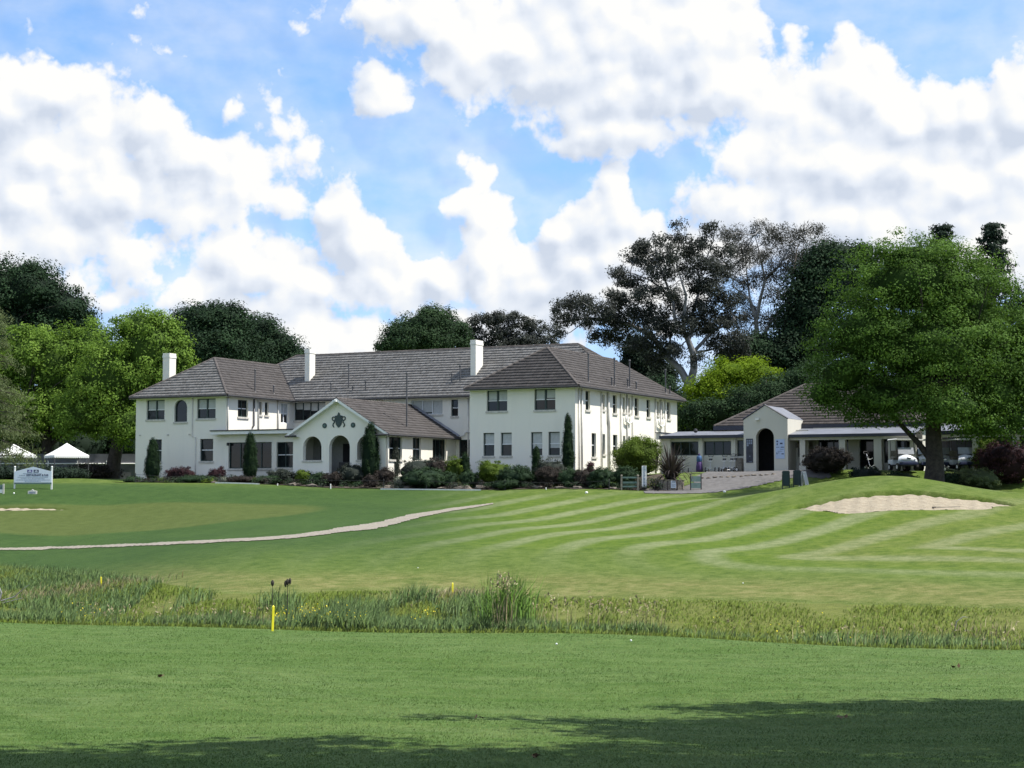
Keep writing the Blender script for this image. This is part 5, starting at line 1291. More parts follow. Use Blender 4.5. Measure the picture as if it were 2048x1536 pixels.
# bronze flax in a stone planter
def flax():
    p = in_bed(1342, 1.3); r = np.random.default_rng(77)
    pl = empty('planter', p, 0, 'round stacked-stone planter with small notice below the flax', 'planter')
    nb = 14
    sm = None
    for c in range(5):
        for k in range(nb):
            a0 = 2 * math.pi * (k + .5 * (c % 2)) / nb; w = 2 * math.pi / nb * .94; R = .74; z0 = -.08 + c * .115
            m = MB(); h = .105 + r.normal() * .004; ro = R + r.normal() * .015; ri = R - .14
            ang = [a0 - w / 2, a0, a0 + w / 2]
            vs = [(rr * math.cos(a), rr * math.sin(a), z) for z in (z0, z0 + h) for rr in (ri, ro) for a in ang]
            m.add(vs, [(3, 4, 10, 9), (4, 5, 11, 10), (6, 7, 10, 9), (7, 8, 11, 10), (0, 1, 4, 3), (1, 2, 5, 4), (0, 1, 7, 6), (1, 2, 8, 7), (0, 3, 9, 6), (2, 5, 11, 8)])
            m.build('stone', M['stone'], pl)
    m = MB(); m.lathe([(.78, .50), (.80, .53), (.78, .56), (.5, .56)], 20); m.build('rim', M['timber'], pl)
    m = MB(); m.lathe([(.59, -.05), (.59, .44)], 16); m.build('soil', M['soil'], pl)
    m = MB(); m.box(-.10, .20, -.82, -.795, .08, .50); nt = m.build('notice', M['sign'], pl)
    m = MB(); m.box(-.06, .16, -.824, -.8205, .40, .46); m.box(-.06, .16, -.824, -.8205, .28, .30); m.box(-.06, .12, -.824, -.8205, .22, .24); m.box(-.06, .14, -.824, -.8205, .16, .18); m.build('notice_print', M['inkpale'], nt)['kind'] = 'stuff'
    e = empty('flax_plant', p + (0, 0, .44), 0, 'spiky bronze flax plant growing from the stone planter', 'plant')
    V, F, TT = [], [], []
    for i in range(240):
        a = r.uniform(0, 6.28); ln = r.uniform(1.3, 2.4); lean = abs(r.normal(0, .6)); w = r.uniform(.035, .065); d = np.array([math.cos(a), math.sin(a), 0]); s = np.array([-d[1], d[0], 0])
        pts = []; q = d * r.uniform(.02, .22); el = math.pi / 2 - lean * .7
        for k in range(6): pts.append(q.copy()); q = q + (d * math.cos(el) + np.array([0, 0, math.sin(el)])) * ln / 5; el -= lean * .55
        b = len(V)
        for k, q in enumerate(pts): ww = w * (1 - (k / 5) ** 2 * .9); V += [q - s * ww, q + s * ww]
        F += [(b + 2 * k, b + 2 * k + 1, b + 2 * k + 3, b + 2 * k + 2) for k in range(5)]; TT += [r.random()] * 12
    np_mesh('leaves', np.array(V), np.array(F), L['flax'], e, tint=np.array(TT))
flax()
# rocks along the bed
def rock(p, s, seed, label):
    r = np.random.default_rng(seed); bm = bmesh.new(); bmesh.ops.create_icosphere(bm, subdivisions=2, radius=1)
    ph = r.uniform(0, 6, 6)
    for v in bm.verts:
        k = 1 + .22 * math.sin(v.co.x * 3 + ph[0]) * math.sin(v.co.y * 3 + ph[1]) + .14 * math.sin(v.co.z * 5 + ph[2]) + .1 * math.sin(v.co.x * 7 + ph[3])
        v.co = Vector((v.co.x * s[0], v.co.y * s[1], max(-.3, v.co.z) * s[2])) * k
    me = bpy.data.meshes.new('rock'); bm.to_mesh(me); bm.free()
    o = link_mesh('rock', me, M['rock'], None, p + np.array([0, 0, s[2] * .12])); o.rotation_euler = (0, 0, r.uniform(0, 6))
    tag(o, label, 'rock', 'rocks edging the garden bed')
RK = [(372, .35, .55, 'pale brown rock beside the left cypress'), (430, .3, .4, 'flat rock below the silver shrub'), (590, .45, .7, 'long low rock left of the porch'), (625, .4, .6, 'brown rock below the porch arches'), (775, .5, .6, 'rock right of the tallest cypress'), (815, .45, .5, 'small rock beside the pale flowering clump'), (925, .6, .9, 'large flat rock at the right wing corner'), (965, .55, .8, 'large tan rock below the bright arching shrub'), (1075, .5, .6, 'rock at the foot of the short cypress'), (1120, .4, .5, 'rock below the rounded corner shrub'), (1155, .4, .5, 'rock past the right wing corner'), (1225, .5, .45, 'small rock near the green seat'), (1300, .35, .4, 'low rock at the foot of the white post sign'), (885, .4, .5, 'rock in the middle of the bed front')]
for i, (px, d, s, lb) in enumerate(RK): rock(in_bed(px, d), (s * .75, s * .42, s * .28), 300 + i, lb)

# ------------------------------------------------------------------ things around the clubhouse
# white edging line and low posts with a wire
def strip_px(a, b, label):
    P, Q = in_bed(a, -.35), in_bed(b, -.35); n = 12; m = MB(); V = []
    for i in range(n + 1):
        q = P + (Q - P) * i / n; q[2] = float(T(q[0], q[1])); V.append(q)
    base = V[0].copy()
    for a_, b_ in zip(V[:-1], V[1:]):
        d = (b_ - a_); nn = np.array([-d[1], d[0], 0]); nn = nn / np.linalg.norm(nn) * .05
        m.add([a_ - nn - base, b_ - nn - base, b_ + nn - base, a_ + nn - base] + [q - base + np.array([0, 0, .07]) for q in (a_ - nn, b_ - nn, b_ + nn, a_ + nn)], [(4, 5, 6, 7), (0, 1, 5, 4), (2, 3, 7, 6)])
    tag(m.build('edging', M['white'], None, base), label, 'edging', 'white edging strips')
strip_px(762, 962, 'long white edging strip in front of the middle of the bed'); strip_px(432, 520, 'short white edging strip near the left wing')
def post(px, d, h, r, mat, label, name='bed_post'):
    p = in_bed(px, d); m = MB(); m.lathe([(r, -.15), (r, h - .03), (r * 1.25, h - .02), (r * .8, h)], 8)
    tag(m.build(name, M[mat], None, p), label, 'post', 'low posts along the bed')
    return p + np.array([0, 0, h - .08])
tops = [post(px, -.25, .62, .028, 'black', lb) for px, lb in ((272, 'thin dark post at the left end of the bed'), (441, 'thin dark post left of the wide windows'), (768, 'thin dark post beside the tallest cypress'), (853, 'thin dark post in the middle of the bed'), (1010, 'thin dark post below the right wing'), (1218, 'thin dark post near the green seat'))]
m = MB(); b0 = tops[0].copy()
for a, b in zip(tops[:-1], tops[1:]):
    m.tube([a + (b - a) * t - b0 - np.array([0, 0, .12 * math.sin(math.pi * t)]) for t in np.linspace(0, 1, 9)], .008, 4)
tag(m.build('guard_wire', M['black'], None, b0), 'thin dark wire strung between the low bed posts', 'wire')
for px, d, lb in ((662, -.5, 'short white marker post below the porch'), (556, -.4, 'tiny white marker left of the porch'), (1092, -.3, 'tiny white marker below the short cypress')):
    post(px, d, .30 if px == 662 else .12, .035, 'white', lb, 'marker_post')
# tall white post sign
p = in_bed(1288, 1.0); e = empty('post_sign', p, 0, 'tall narrow white sign with vertical lettering beside the flax', 'sign')
m = MB(); m.box(-.05, .05, -.03, .03, -.2, .16); m.build('foot', M['black'], e)
m = MB(); m.box(-.14, .14, -.03, .03, .16, 1.42); m.build('board', M['white'], e, bevel=.01)
m = MB()
for k, z in enumerate(np.arange(.24, 1.36, .085)): m.box(-.05, .06 if k % 3 else .03, -.036, -.031, z, z + .055)
o_ = m.build('lettering', M['inkpale'], e); o_['kind'] = 'stuff'
# green seat / frame
def frame_seat(px, d, w, h, label, mat='teal'):
    p = in_bed(px, d); e = empty('garden_seat', p, 0, label, 'seat')
    for sx in (-1, 1):
        m = MB(); m.box(sx * w / 2 - .05, sx * w / 2 + .05, -.05, .05, -.15, h); m.lathe([(.055, h), (.07, h + .04), (.02, h + .09)], 8, (sx * w / 2, 0, 0)); m.build('leg', M['timber'], e)
    for z in (.18, .42, h - .12):
        m = MB(); m.box(-w / 2 + .055, w / 2 - .055, -.02, .02, z, z + .09); m.build('slat', M[mat], e)
    m = MB(); m.box(-w / 2 + .052, w / 2 - .052, .03, .38, .36, .40); m.build('seat', M[mat], e)
frame_seat(1259, -.1, .95, .82, 'grey-green timber seat at the corner of the bed')
p = in_bed(1391, .6); e = empty('board_stand', p, .2, 'grey-green two-panel board stand beside the planter', 'stand')
for sx in (-1, 1):
    m = MB(); m.box(sx * .32 - .025, sx * .32 + .025, -.025, .025, -.1, .95); m.build('leg', M['black'], e)
for z0, z1 in ((.50, .82), (.12, .44)):
    m = MB(); m.box(-.29, .29, -.02, .02, z0, z1); m.build('panel', M['teal'], e)
m = MB(); m.box(-.36, .36, -.03, .03, .955, .985); m.build('rail', M['black'], e)
# chairs inside the porch
def chair(a, b, label):
    e = empty('porch_chair', LW(a, b, .10), -TH + .5, label, 'chair', 'chairs in the porch doorway')
    m = MB(); m.box(-.3, .3, -.3, .3, .36, .46); m.build('seat', M['black'], e, bevel=.03)
    m = MB(); m.box(-.3, .3, .24, .34, .46, .98); m.build('backrest', M['black'], e, bevel=.03)
    for sx in (-1, 1):
        m = MB(); m.box(sx * .33 - .04, sx * .33 + .04, -.28, .3, .30, .62); m.build('armrest', M['black'], e, bevel=.02)
        for sy in (-1, 1):
            m = MB(); m.box(sx * .27 - .03, sx * .27 + .03, sy * .26 - .03, sy * .26 + .03, 0, .36); m.build('leg', M['steel'], e)
chair(-15.45, -2.0, 'dark armchair standing in the middle porch arch'); chair(-16.35, -1.7, 'dark low chair at the left of the porch doorway')

# restaurant sign
def text_mesh(body, size, bold=0.0):
    cu = bpy.data.curves.new('txt', 'FONT'); cu.body = body; cu.size = size; cu.align_x = 'CENTER'; cu.align_y = 'CENTER'; cu.extrude = .002; cu.offset = bold
    ob = bpy.data.objects.new('txt', cu); COL.objects.link(ob)
    dg = bpy.context.evaluated_depsgraph_get(); me = bpy.data.meshes.new_from_object(ob.evaluated_get(dg)); bpy.data.objects.remove(ob); bpy.data.curves.remove(cu)
    return me
p = np.array(at(65.5, 978, 103.0)); p[2] = float(T(p[0], p[1])); sgh = lambda py: float(at(65.5, py, 103.0)[2]) - p[2]
e = empty('restaurant_sign', p, 0, 'white gabled board sign reading RESTAURANT & BAR on two posts', 'sign')
hw = 37 * 103 / FPX
m = MB(); zb_, zt_, za_ = sgh(965), sgh(943), sgh(933.5)
m.prism([(-hw, zb_), (hw, zb_), (hw, zt_), (0, za_), (-hw, zt_)], -.02, .02); bd = m.build('board', M['sign'], e)
for sx in (-1, 1):
    m = MB(); m.box(sx * hw - .045, sx * hw + .045, .021, .11, -.3, sgh(935)); m.lathe([(.05, 0), (.065, .05), (.03, .10)], 8, (sx * hw, .065, sgh(935) - .01)); m.build('post', M['white'], e)
m = MB(); m.box(-hw, hw, -.03, .05, zb_ - .10, zb_ - .003); m.build('bottom_rail', M['teal'], e)
def put_text(s, x, z, size, mat, bold=0.0, wmax=None):
    me = text_mesh(s, size, bold); o = link_mesh('lettering', me, M[mat], bd, (x, -.024, z)); o.rotation_euler = (math.pi / 2, 0, 0)
    if wmax:
        wd = max(v.co.x for v in me.vertices) - min(v.co.x for v in me.vertices); k = wmax / wd; o.scale = (k, 1, 1)
dz = zt_ - zb_
put_text('RESTAURANT & BAR', .28, zb_ + dz * .66, .17, 'ink', .006, 1.38)
m = MB(); r = np.random.default_rng(8)
def dashes(z, x0, x1, h):
    x = x0
    while x < x1:
        w = r.uniform(.03, .09); m.box(x, min(x + w, x1), -.0245, -.0205, z, z + h * r.uniform(.7, 1.1)); x += w + .022
dashes(zb_ + dz * .78, -.62, .55, .045); dashes(zb_ + dz * .62, -.85, -.48, .05); dashes(zb_ + dz * .46, -.95, .95, .04); dashes(zb_ + dz * .33, -.75, .75, .035); dashes(zb_ + dz * .21, -1.05, 1.05, .035); dashes(zb_ + dz * .09, -.5, .5, .035)
o_ = m.build('small_print', M['inkpale'], bd); o_['kind'] = 'stuff'
for x0, mt in ((-.36, 'inkblue'), (.04, 'ink')):
    m = MB(); m.box(x0, x0 + .32, -.0245, -.0205, zb_ + dz * .90, zb_ + dz * 1.16); lg = m.build('logo_panel', M[mt], bd)
    m = MB(); m.box(x0 + .07, x0 + .25, -.028, -.025, zb_ + dz * .96, zb_ + dz * 1.02); m.box(x0 + .12, x0 + .22, -.028, -.025, zb_ + dz * 1.05, zb_ + dz * 1.11); m.build('logo_mark', M['sign'], lg)['kind'] = 'stuff'
# little signs near it
def ground_pt(px, py): return G(px, py, 60, 140)
p = gpt(67, 101.5); e = empty('tee_sign', p, 0, 'small cream block sign on the grass below the restaurant sign', 'sign')
m = MB(); m.prism([(-.27, -.1), (.27, -.1), (.27, .18), (.10, .21), (0, .27), (-.10, .21), (-.27, .18)], -.06, .06); m.build('block', M['downpipe'], e)
m = MB(); 
for k in range(5): m.box(-.18 + k * .075, -.12 + k * .075, -.066, -.062, .04, .12)
m.build('lettering', M['inkpale'], e)['kind'] = 'stuff'
p = gpt(-6, 101.5); e = empty('notice_board', p, 0, 'grey-green notice board with white lower panel at the left edge', 'sign')
for x in (-.9, .46):
    m = MB(); m.box(x - .045, x + .045, -.045, .045, -.2, .62); m.build('post', M['downpipe'], e)
m = MB(); m.box(-.85, .41, -.02, .02, .28, .56); m.build('upper_panel', M['teal'], e)
m = MB(); m.box(-.85, .41, -.022, .018, .06, .275); m.build('lower_panel', M['white'], e)
p = gpt(30, 101.5); m = MB(); m.lathe([(.05, -.1), (.05, .05), (.03, .08)], 8); tag(m.build('tee_marker', M['white'], None, p), 'small white tee marker on the grass beside the sign', 'marker')

# marquees
def marquee(px, Y, apex, eave, half, rz, label):
    p = gpt(px, Y); za = ht(p, apex); ze = ht(p, eave); e = empty('marquee', p, rz, label, 'marquee', 'white marquees')
    N = 12
    V, F = [], []
    def edge(k):  # corners
        return np.array([(-1, -1), (1, -1), (1, 1), (-1, 1)][k % 4]) * half
    m = MB()
    for k in range(4):
        a, b = edge(k), edge(k + 1)
        for i in range(N):
            p0, p1 = a + (b - a) * i / N, a + (b - a) * (i + 1) / N
            for j in range(5):
                f = lambda q, t: (q[0] * (1 - t), q[1] * (1 - t), ze + (za - ze) * (t ** 1.12))
                m.quad(f(p0, j / 5), f(p1, j / 5), f(p1, (j + 1) / 5), f(p0, (j + 1) / 5))
    m.build('canopy', M['canvas'], e, smooth=True)
    m = MB()
    for k in range(4):
        a, b = edge(k) * 1.004, edge(k + 1) * 1.004; n = 16
        for i in range(n):
            for s in range(4):
                t0, t1 = (i + s / 4) / n, (i + (s + 1) / 4) / n; q0, q1 = a + (b - a) * t0, a + (b - a) * t1
                d0, d1 = .14 + .07 * math.sin(math.pi * s / 4), .14 + .07 * math.sin(math.pi * (s + 1) / 4)
                m.quad((q0[0], q0[1], ze), (q1[0], q1[1], ze), (q1[0], q1[1], ze - d1), (q0[0], q0[1], ze - d0))
    m.build('valance', M['canvas'], e)
    for k in range(4):
        c = edge(k) * .97; m = MB(); m.tube([(c[0], c[1], -.1), (c[0], c[1], ze)], .035, 8); m.build('leg', M['pipe'], e)
marquee(134, 121, 886, 911, 1.28, .55, 'white peaked marquee left of the clubhouse, the nearer of two')
marquee(28, 123, 888, 911, 1.35, .55, 'white peaked marquee partly behind the cedar branches')
# fence behind the marquees
A_, B_ = gpt(-80, 132), gpt(330, 134); e = empty('mesh_fence', A_, 0, 'dark mesh fence with white top rail behind the marquees', 'fence'); d = B_ - A_; n = 7
for i in range(n + 1):
    q = d * i / n; m = MB(); m.tube([(q[0], q[1], q[2] - .2), (q[0], q[1], q[2] + 1.55)], .05, 8); m.build('post', M['white'], e)
m = MB(); m.tube([(0, 0, 1.32), (d[0], d[1], d[2] + 1.32)], .055, 6); m.build('top_rail', M['white'], e)
m = MB()
for i in range(220):
    q = d * i / 220; m.box(q[0] - .07, q[0] + .07, q[1] + .06, q[1] + .075, q[2], q[2] + 2.1)
o_ = m.build('mesh_panel', M['netting'], e); o_['kind'] = 'stuff'
# understorey behind
for i, (px, Y, tp, w, lm, lb) in enumerate(((20, 140, 850, 150, 'oak', 'dark hedge behind the marquees at the left edge'), (150, 141, 845, 170, 'oak', 'dark hedge behind the nearer marquee'), (260, 142, 840, 120, 'oak', 'dark hedge beside the left clubhouse corner'), (-70, 140, 830, 130, 'oak', 'dark hedge beyond the left edge'),
        (70, 137, 918, 120, 'shrubpurple', 'brown hedge below the fence behind the marquees'), (185, 128, 935, 120, 'shrubpurple', 'low dark hedge under the plane tree'), (110, 118, 942, 130, 'conifer', 'low dark hedge behind the restaurant sign'), (20, 119, 940, 120, 'conifer', 'low dark hedge behind the notice board'))):
    shrub('hedge', lb, px, 0, tp, w, lm, 400 + i, 'hedge', n=300, size=.22, per=30, loose=.3, p=gp(px, Y))
for i, (px, tp, w, lb) in enumerate(((1340, 770, 120, 'dark bushes behind the right wing of the clubhouse'), (1440, 800, 130, 'dark bushes behind the flat end of the pro shop'), (1600, 780, 200, 'dark bushes behind the pro shop roof'), (1800, 760, 240, 'dark bushes behind the elm'), (1990, 790, 200, 'dark bushes behind the cart shed'))):
    shrub('hedge', lb, px, 0, tp, w, 'oak', 430 + i, 'hedge', n=420, size=.26, per=30, loose=.35, p=gp(px, 133 if px < 1500 else 124))

# ------------------------------------------------------------------ pro shop forecourt
def on_shop(a, b): 
    q = LW(a, b); q[2] = float(T(q[0], q[1])) + .03; return q
def trolley_parts(e, bag=None, bagm='black'):
    for sx in (-1, 1):
        m = MB(); m.disc_x((sx * .30, .10, .145), .145, .05, 14); w = m.build('wheel', M['rubber'], e)
        m = MB(); m.disc_x((sx * .30, .10, .145), .085, .056, 12); m.build('hub', M['white'], w)
    m = MB(); m.disc_x((0, -.52, .10), .10, .05, 12); m.build('front_wheel', M['rubber'], e)
    m = MB(); m.tube([(-.30, .10, .145), (.30, .10, .145)], .014, 6); m.tube([(0, -.52, .10), (0, .08, .17), (0, .28, .68), (0, .42, .98)], .02, 6); m.build('frame', M['steel'], e)
    m = MB(); m.tube([(-.15, .43, .98), (-.16, .50, 1.06), (-.10, .55, 1.12), (.10, .55, 1.12), (.16, .50, 1.06), (.15, .43, .98), (-.15, .43, .98)], .017, 6); m.build('handle', M['black'], e)
    m = MB(); m.tube([(-.15, .05, .72), (-.11, .18, .66), (.11, .18, .66), (.15, .05, .72)], .016, 6); m.tube([(-.13, -.12, .30), (-.10, 0, .24), (.10, 0, .24), (.13, -.12, .30)], .016, 6); m.build('bag_bracket', M['white'], e)
    m = MB(); m.box(-.11, .11, .30, .36, .74, .84); m.build('console', M['black'], e, bevel=.015)
tr0 = empty('golf_trolley', on_shop(7.0, 3.7), -TH + .2, 'white-wheeled pull trolley, leftmost of the close row by the wall', 'trolley', 'golf trolleys in front of the pro shop')
trolley_parts(tr0)
for a, b, rz, lb in ((7.85, 3.75, .1, 'pull trolley in the middle of the close row by the wall'), (8.25, 3.65, -.25, 'pull trolley second from the entrance arch'), (8.55, 3.3, -.5, 'low pull trolley nearest the entrance arch'), (5.25, 3.7, .3, 'dark-handled pull trolley standing alone beside the flax')):
    c = copy_tree(tr0); c.location = on_shop(a, b); c.rotation_euler = (0, 0, -TH + rz); c['label'] = lb
# standing golf bag in blue and purple
e = empty('golf_bag', on_shop(6.3, 3.7), -TH, 'upright blue and purple golf bag left of the trolley row', 'golf bag')
m = MB(); m.lathe([(.19, 0), (.22, .03), (.20, .35), (.17, .62), (.15, .64)], 14); m.build('body', M['purple'], e, smooth=True)
m = MB(); m.lathe([(.155, .642), (.175, .68), (.17, .92), (.13, 1.0), (.09, 1.02)], 14); m.build('hood', M['blue'], e, smooth=True)
m = MB(); m.box(-.12, .12, -.235, -.17, .12, .42); m.build('pocket', M['purple'], e, bevel=.02)
m = MB(); m.lathe([(.04, 1.0), (.06, 1.06), (.05, 1.13), (.02, 1.16)], 10); m.build('head_cover', M['purple'], e, smooth=True)
# grey drum by the wall
m = MB(); m.lathe([(.20, 0), (.22, .02), (.22, .76), (.235, .78), (.235, .82), (.2, .84)], 16); tag(m.build('drum', M['timber'], None, on_shop(8.78, 4.1)), 'plain grey drum bin beside the left poster', 'bin')
# two dark green wheelie bins on frames
def bin_(a, b, rz, label):
    e = empty('litter_bin', on_shop(a, b), rz, label, 'bin', 'dark green bins on the drive')
    m = MB(); m.add([(-.24, -.20, .30), (.24, -.20, .30), (.24, .20, .30), (-.24, .20, .30), (-.30, -.25, 1.12), (.30, -.25, 1.12), (.30, .25, 1.12), (-.30, .25, 1.12)], [(0, 1, 2, 3), (0, 1, 5, 4), (1, 2, 6, 5), (2, 3, 7, 6), (3, 0, 4, 7)]); m.build('tub', M['bin'], e, bevel=.02)
    m = MB(); m.prism([(-.32, 1.12), (.32, 1.12), (.30, 1.19), (.2, 1.23), (-.2, 1.23), (-.30, 1.19)], -.27, .27); m.build('lid', M['bin'], e)
    for sx in (-1, 1):
        m = MB(); m.box(sx * .29 - .035, sx * .29 + .035, -.05, .05, -.1, 1.0); m.build('leg', M['bin'], e)
    return e
p1 = at(1571, 960, 93.0); 
for px, lb, Y_ in ((1571, 'dark green bin on posts, left of the two', 93.5), (1593, 'dark green bin next to the round dark bush', 94.0)):
    q = gpt(px, Y_); e = bin_(0, 0, -.1, lb); e.location = q; e.scale = (.68, .8, .92)
# sandwich board edge beside the bin
p = gpt(1607, 95); e = empty('folding_board', p, .9, 'white folding board leaning beside the right bin', 'sign')
for s in (-1, 1):
    m = MB(); m.add([(-.2, s * .22, 0), (.2, s * .22, 0), (.2, 0, .95), (-.2, 0, .95), (-.2, s * .25, 0), (.2, s * .25, 0), (.2, s * .03, .95), (-.2, s * .03, .95)], [(0, 1, 2, 3), (4, 5, 6, 7), (0, 3, 7, 4), (1, 2, 6, 5)]); m.build('panel', M['white'], e)
# low rocks edging the forecourt
ORD = 'first second third fourth fifth sixth seventh eighth ninth tenth eleventh twelfth'.split()
for i in range(12):
    px = 1404 + i * 13; q = G(px, 957 - i * .7, 85, 110); 
    r = np.random.default_rng(900 + i); rock(q, (r.uniform(.12, .24), r.uniform(.10, .16), r.uniform(.05, .09)), 900 + i, '%s small stone from the flax along the pro shop forecourt' % ORD[i])

# golf carts
def cart_parts(e):
    def b(name, m, mat, parent=None, **k): return m.build(name, M[mat], parent or e, **k)
    m = MB()  # front cowl: rounded shield shape swept back
    prof = [(-.56, .50, -.95), (-.60, .62, -1.02), (-.55, .80, -.98), (-.46, .90, -.80), (-.40, .96, -.55)]
    rings = []
    for hw_, z, y in prof:
        rings.append([(hw_ * math.cos(a), y + .22 * (abs(math.cos(a)) ** 2.2), z - .10 * (abs(math.cos(a)) ** 2)) for a in np.linspace(math.pi, 0, 11)])
    vs = [q for r_ in rings for q in r_]; fs = [(i * 11 + k, i * 11 + k + 1, (i + 1) * 11 + k + 1, (i + 1) * 11 + k) for i in range(4) for k in range(10)]
    m.add(vs, fs); cw = b('front_cowl', m, 'cartwhite', smooth=True)
    m = MB(); m.prism([(-.12, .70), (.12, .70), (.09, .76), (-.09, .76)], -1.03, -.99); b('badge', m, 'ink', cw)
    for sx in (-1, 1):
        m = MB(); m.lathe([(.07, -.01), (.075, .0), (.06, .03)], 10, (sx * .40, -.98, .66)); h = b('headlight', m, 'steel')
    m = MB(); m.box(-.55, .55, -1.06, -.90, .34, .50); b('bumper', m, 'navyblue', bevel=.03)
    m = MB(); m.box(-.58, .58, -.88, .95, .28, .36); b('floor_pan', m, 'black')
    m = MB(); m.box(-.58, .58, .15, .95, .36, .66); b('rear_body', m, 'cartwhite', bevel=.05)
    m = MB(); m.box(-.54, .54, .10, .62, .662, .80); b('seat', m, 'timber', bevel=.04)
    m = MB(); m.box(-.54, .54, .56, .68, .85, 1.20); b('backrest', m, 'timber', bevel=.04)
    for sx in (-1, 1):
        for y in (-.70, .62):
            m = MB(); m.disc_x((sx * .54, y, .22), .22, .17, 16); w = b('wheel', m, 'rubber')
            m = MB(); m.disc_x((sx * .545, y, .22), .12, .175, 12); b('hub', m, 'white', w)
        m = MB(); m.tube([(sx * .52, -.62, .90), (sx * .50, -.42, 1.80)], .022, 6); b('strut', m, 'black')
        m = MB(); m.tube([(sx * .50, .66, .80), (sx * .50, .72, 1.80)], .022, 6); b('strut', m, 'black')
    m = MB(); m.quad((-.50, -.60, .98), (.50, -.60, .98), (.48, -.50, 1.36), (-.48, -.50, 1.36)); b('windscreen', m, 'screen')
    m = MB(); m.prism([(-.60, 1.80), (.60, 1.80), (.62, 1.84), (.56, 1.88), (-.56, 1.88), (-.62, 1.84)], -.62, .90); b('canopy', m, 'white')
    m = MB(); m.tube([(.24 + .17 * math.cos(a), -.28 + .10 * math.sin(a), 1.02 + .12 * math.sin(a)) for a in np.linspace(0, 6.283, 13)], .016, 6); m.tube([(.24, -.28, 1.02), (.24, -.55, .78)], .02, 6); b('steering_wheel', m, 'black')
M['screen'] = plain('clear_screen', (.40, .42, .46), .12, var=.1)
CARTS = [(1805, 97.0, 0.0, 'white golf cart left of the elm trunk'), (1838, 98.2, .25, 'golf cart half hidden behind the elm trunk'), (1882, 98.6, -.15, 'golf cart with lower roof, right of the elm trunk'), (1924, 97.0, 0.0, 'white golf cart beside the lime-green bush')]
c0 = None
for px, Y_, rz, lb in CARTS:
    q = gpt(px, Y_)
    if c0 is None: c0 = empty('golf_cart', q, rz + .12, lb, 'golf cart', 'golf carts parked by the shed'); cart_parts(c0)
    else:
        c = copy_tree(c0); c.location = q; c.rotation_euler = (0, 0, rz + .12); c['label'] = lb
# loose trolleys near the posts
for px, Y_, rz, lb in ((1893, 96.4, 1.2, 'pull trolley lying folded right of the elm trunk'), (1741, 97.2, .4, 'pull trolley leaning by the veranda post')):
    c = copy_tree(tr0); c.location = gpt(px, Y_); c.rotation_euler = (0, 0, rz); c['label'] = lb
# yard marker by the trunk
m = MB(); m.lathe([(.035, -.1), (.035, .42), (.02, .45)], 8); tag(m.build('marker_post', M['downpipe'], None, gpt(1869, 89.0)), 'short pale marker post in front of the elm trunk', 'post')
# rake in the bunker
q = G(1895, 1017, 60, 100); e = empty('bunker_rake', q + np.array([0, 0, .03]), 0, 'thin dark rake lying in the sand bunker', 'rake')
m = MB(); m.tube([(-.55, .12, .02), (.55, -.12, .05)], .016, 6); m.build('handle', M['timber'], e)
m = MB(); m.box(-.62, -.56, -.10, .34, .0, .05); m.build('head', M['black'], e)
# ------------------------------------------------------------------ rough grass, weeds, lawn blades, stakes
def blades(name, P, h, w, mat, r, lean=.35, tint=None, label=None, wind=(0.25, 0.0), seg=2):
    n = len(P); a = r.uniform(0, 2 * math.pi, n); d = np.stack([np.cos(a), np.sin(a), np.zeros(n)], 1); s = np.stack([-d[:, 1], d[:, 0], np.zeros(n)], 1)
    # keep the flat of the blade mostly towards the view
    k = r.random(n) < .6; s[k] = np.array([1.0, 0, 0]); 
    ln = np.abs(r.normal(0, lean, n))[:, None]
    wv = np.array([wind[0], wind[1], 0]) * lean
    z = np.array([0, 0, 1.0]); h = h[:, None]; w = w[:, None]
    mid = P + z * h * .55 + (d * ln + wv) * h * .28; tip = P + z * h * (1 - .25 * ln) + (d * ln + wv) * h * .95
    V = np.stack([P - s * w * .5, P + s * w * .5, mid - s * w * .42, mid + s * w * .42, tip - s * w * .06, tip + s * w * .06], 1).reshape(-1, 3)
    b = np.arange(n)[:, None] * 6
    F = np.concatenate([b + np.array([0, 1, 3, 2]), b + np.array([2, 3, 5, 4])])
    t = np.repeat(np.clip(r.normal(.5, .22, n) if tint is None else tint, 0, 1), 6)
    o = np_mesh(name, V, F, mat, tint=t, kind='stuff')
    if label: o['label'] = label
    return o
def on_ground(X, Y, dz=-.02): return np.stack([X, Y, T(X, Y) + dz], 1)
def patch(x, y, s, seed):
    return value_noise(x, y, s, seed, 2)
r = np.random.default_rng(71)
# whole ditch
N_ = 150000
X = r.uniform(-33, 28, N_); q = r.random(N_) ** .85
y1, y2 = Y1(X), Y2(X); Yv = y1 + (y2 + .5 - y1) * q
hp = patch(X, Yv, .5, 8)
keep = (np.abs(X) < .33 * Yv + 7) & (hp > -.55 + .5 * r.random(N_)); X, Yv, q, hp = X[keep], Yv[keep], q[keep], hp[keep]
edge_in = np.clip((Y2(X) + .5 + .5 * patch(X, Yv, .9, 21) - Yv) / 1.6, 0.12, 1)
h = (.19 + .26 * hp + r.uniform(0, .13, len(X))) * edge_in
blades('rough_grass', on_ground(X, Yv), np.clip(h * np.where(X > 3.5, .55, .85), .05, .7), r.uniform(.016, .032, len(X)), L['rough'], r, .8, np.clip(.45 + .38 * hp + r.normal(0, .17, len(X)), 0, 1), 'rough olive-green grass covering the ditch banks')
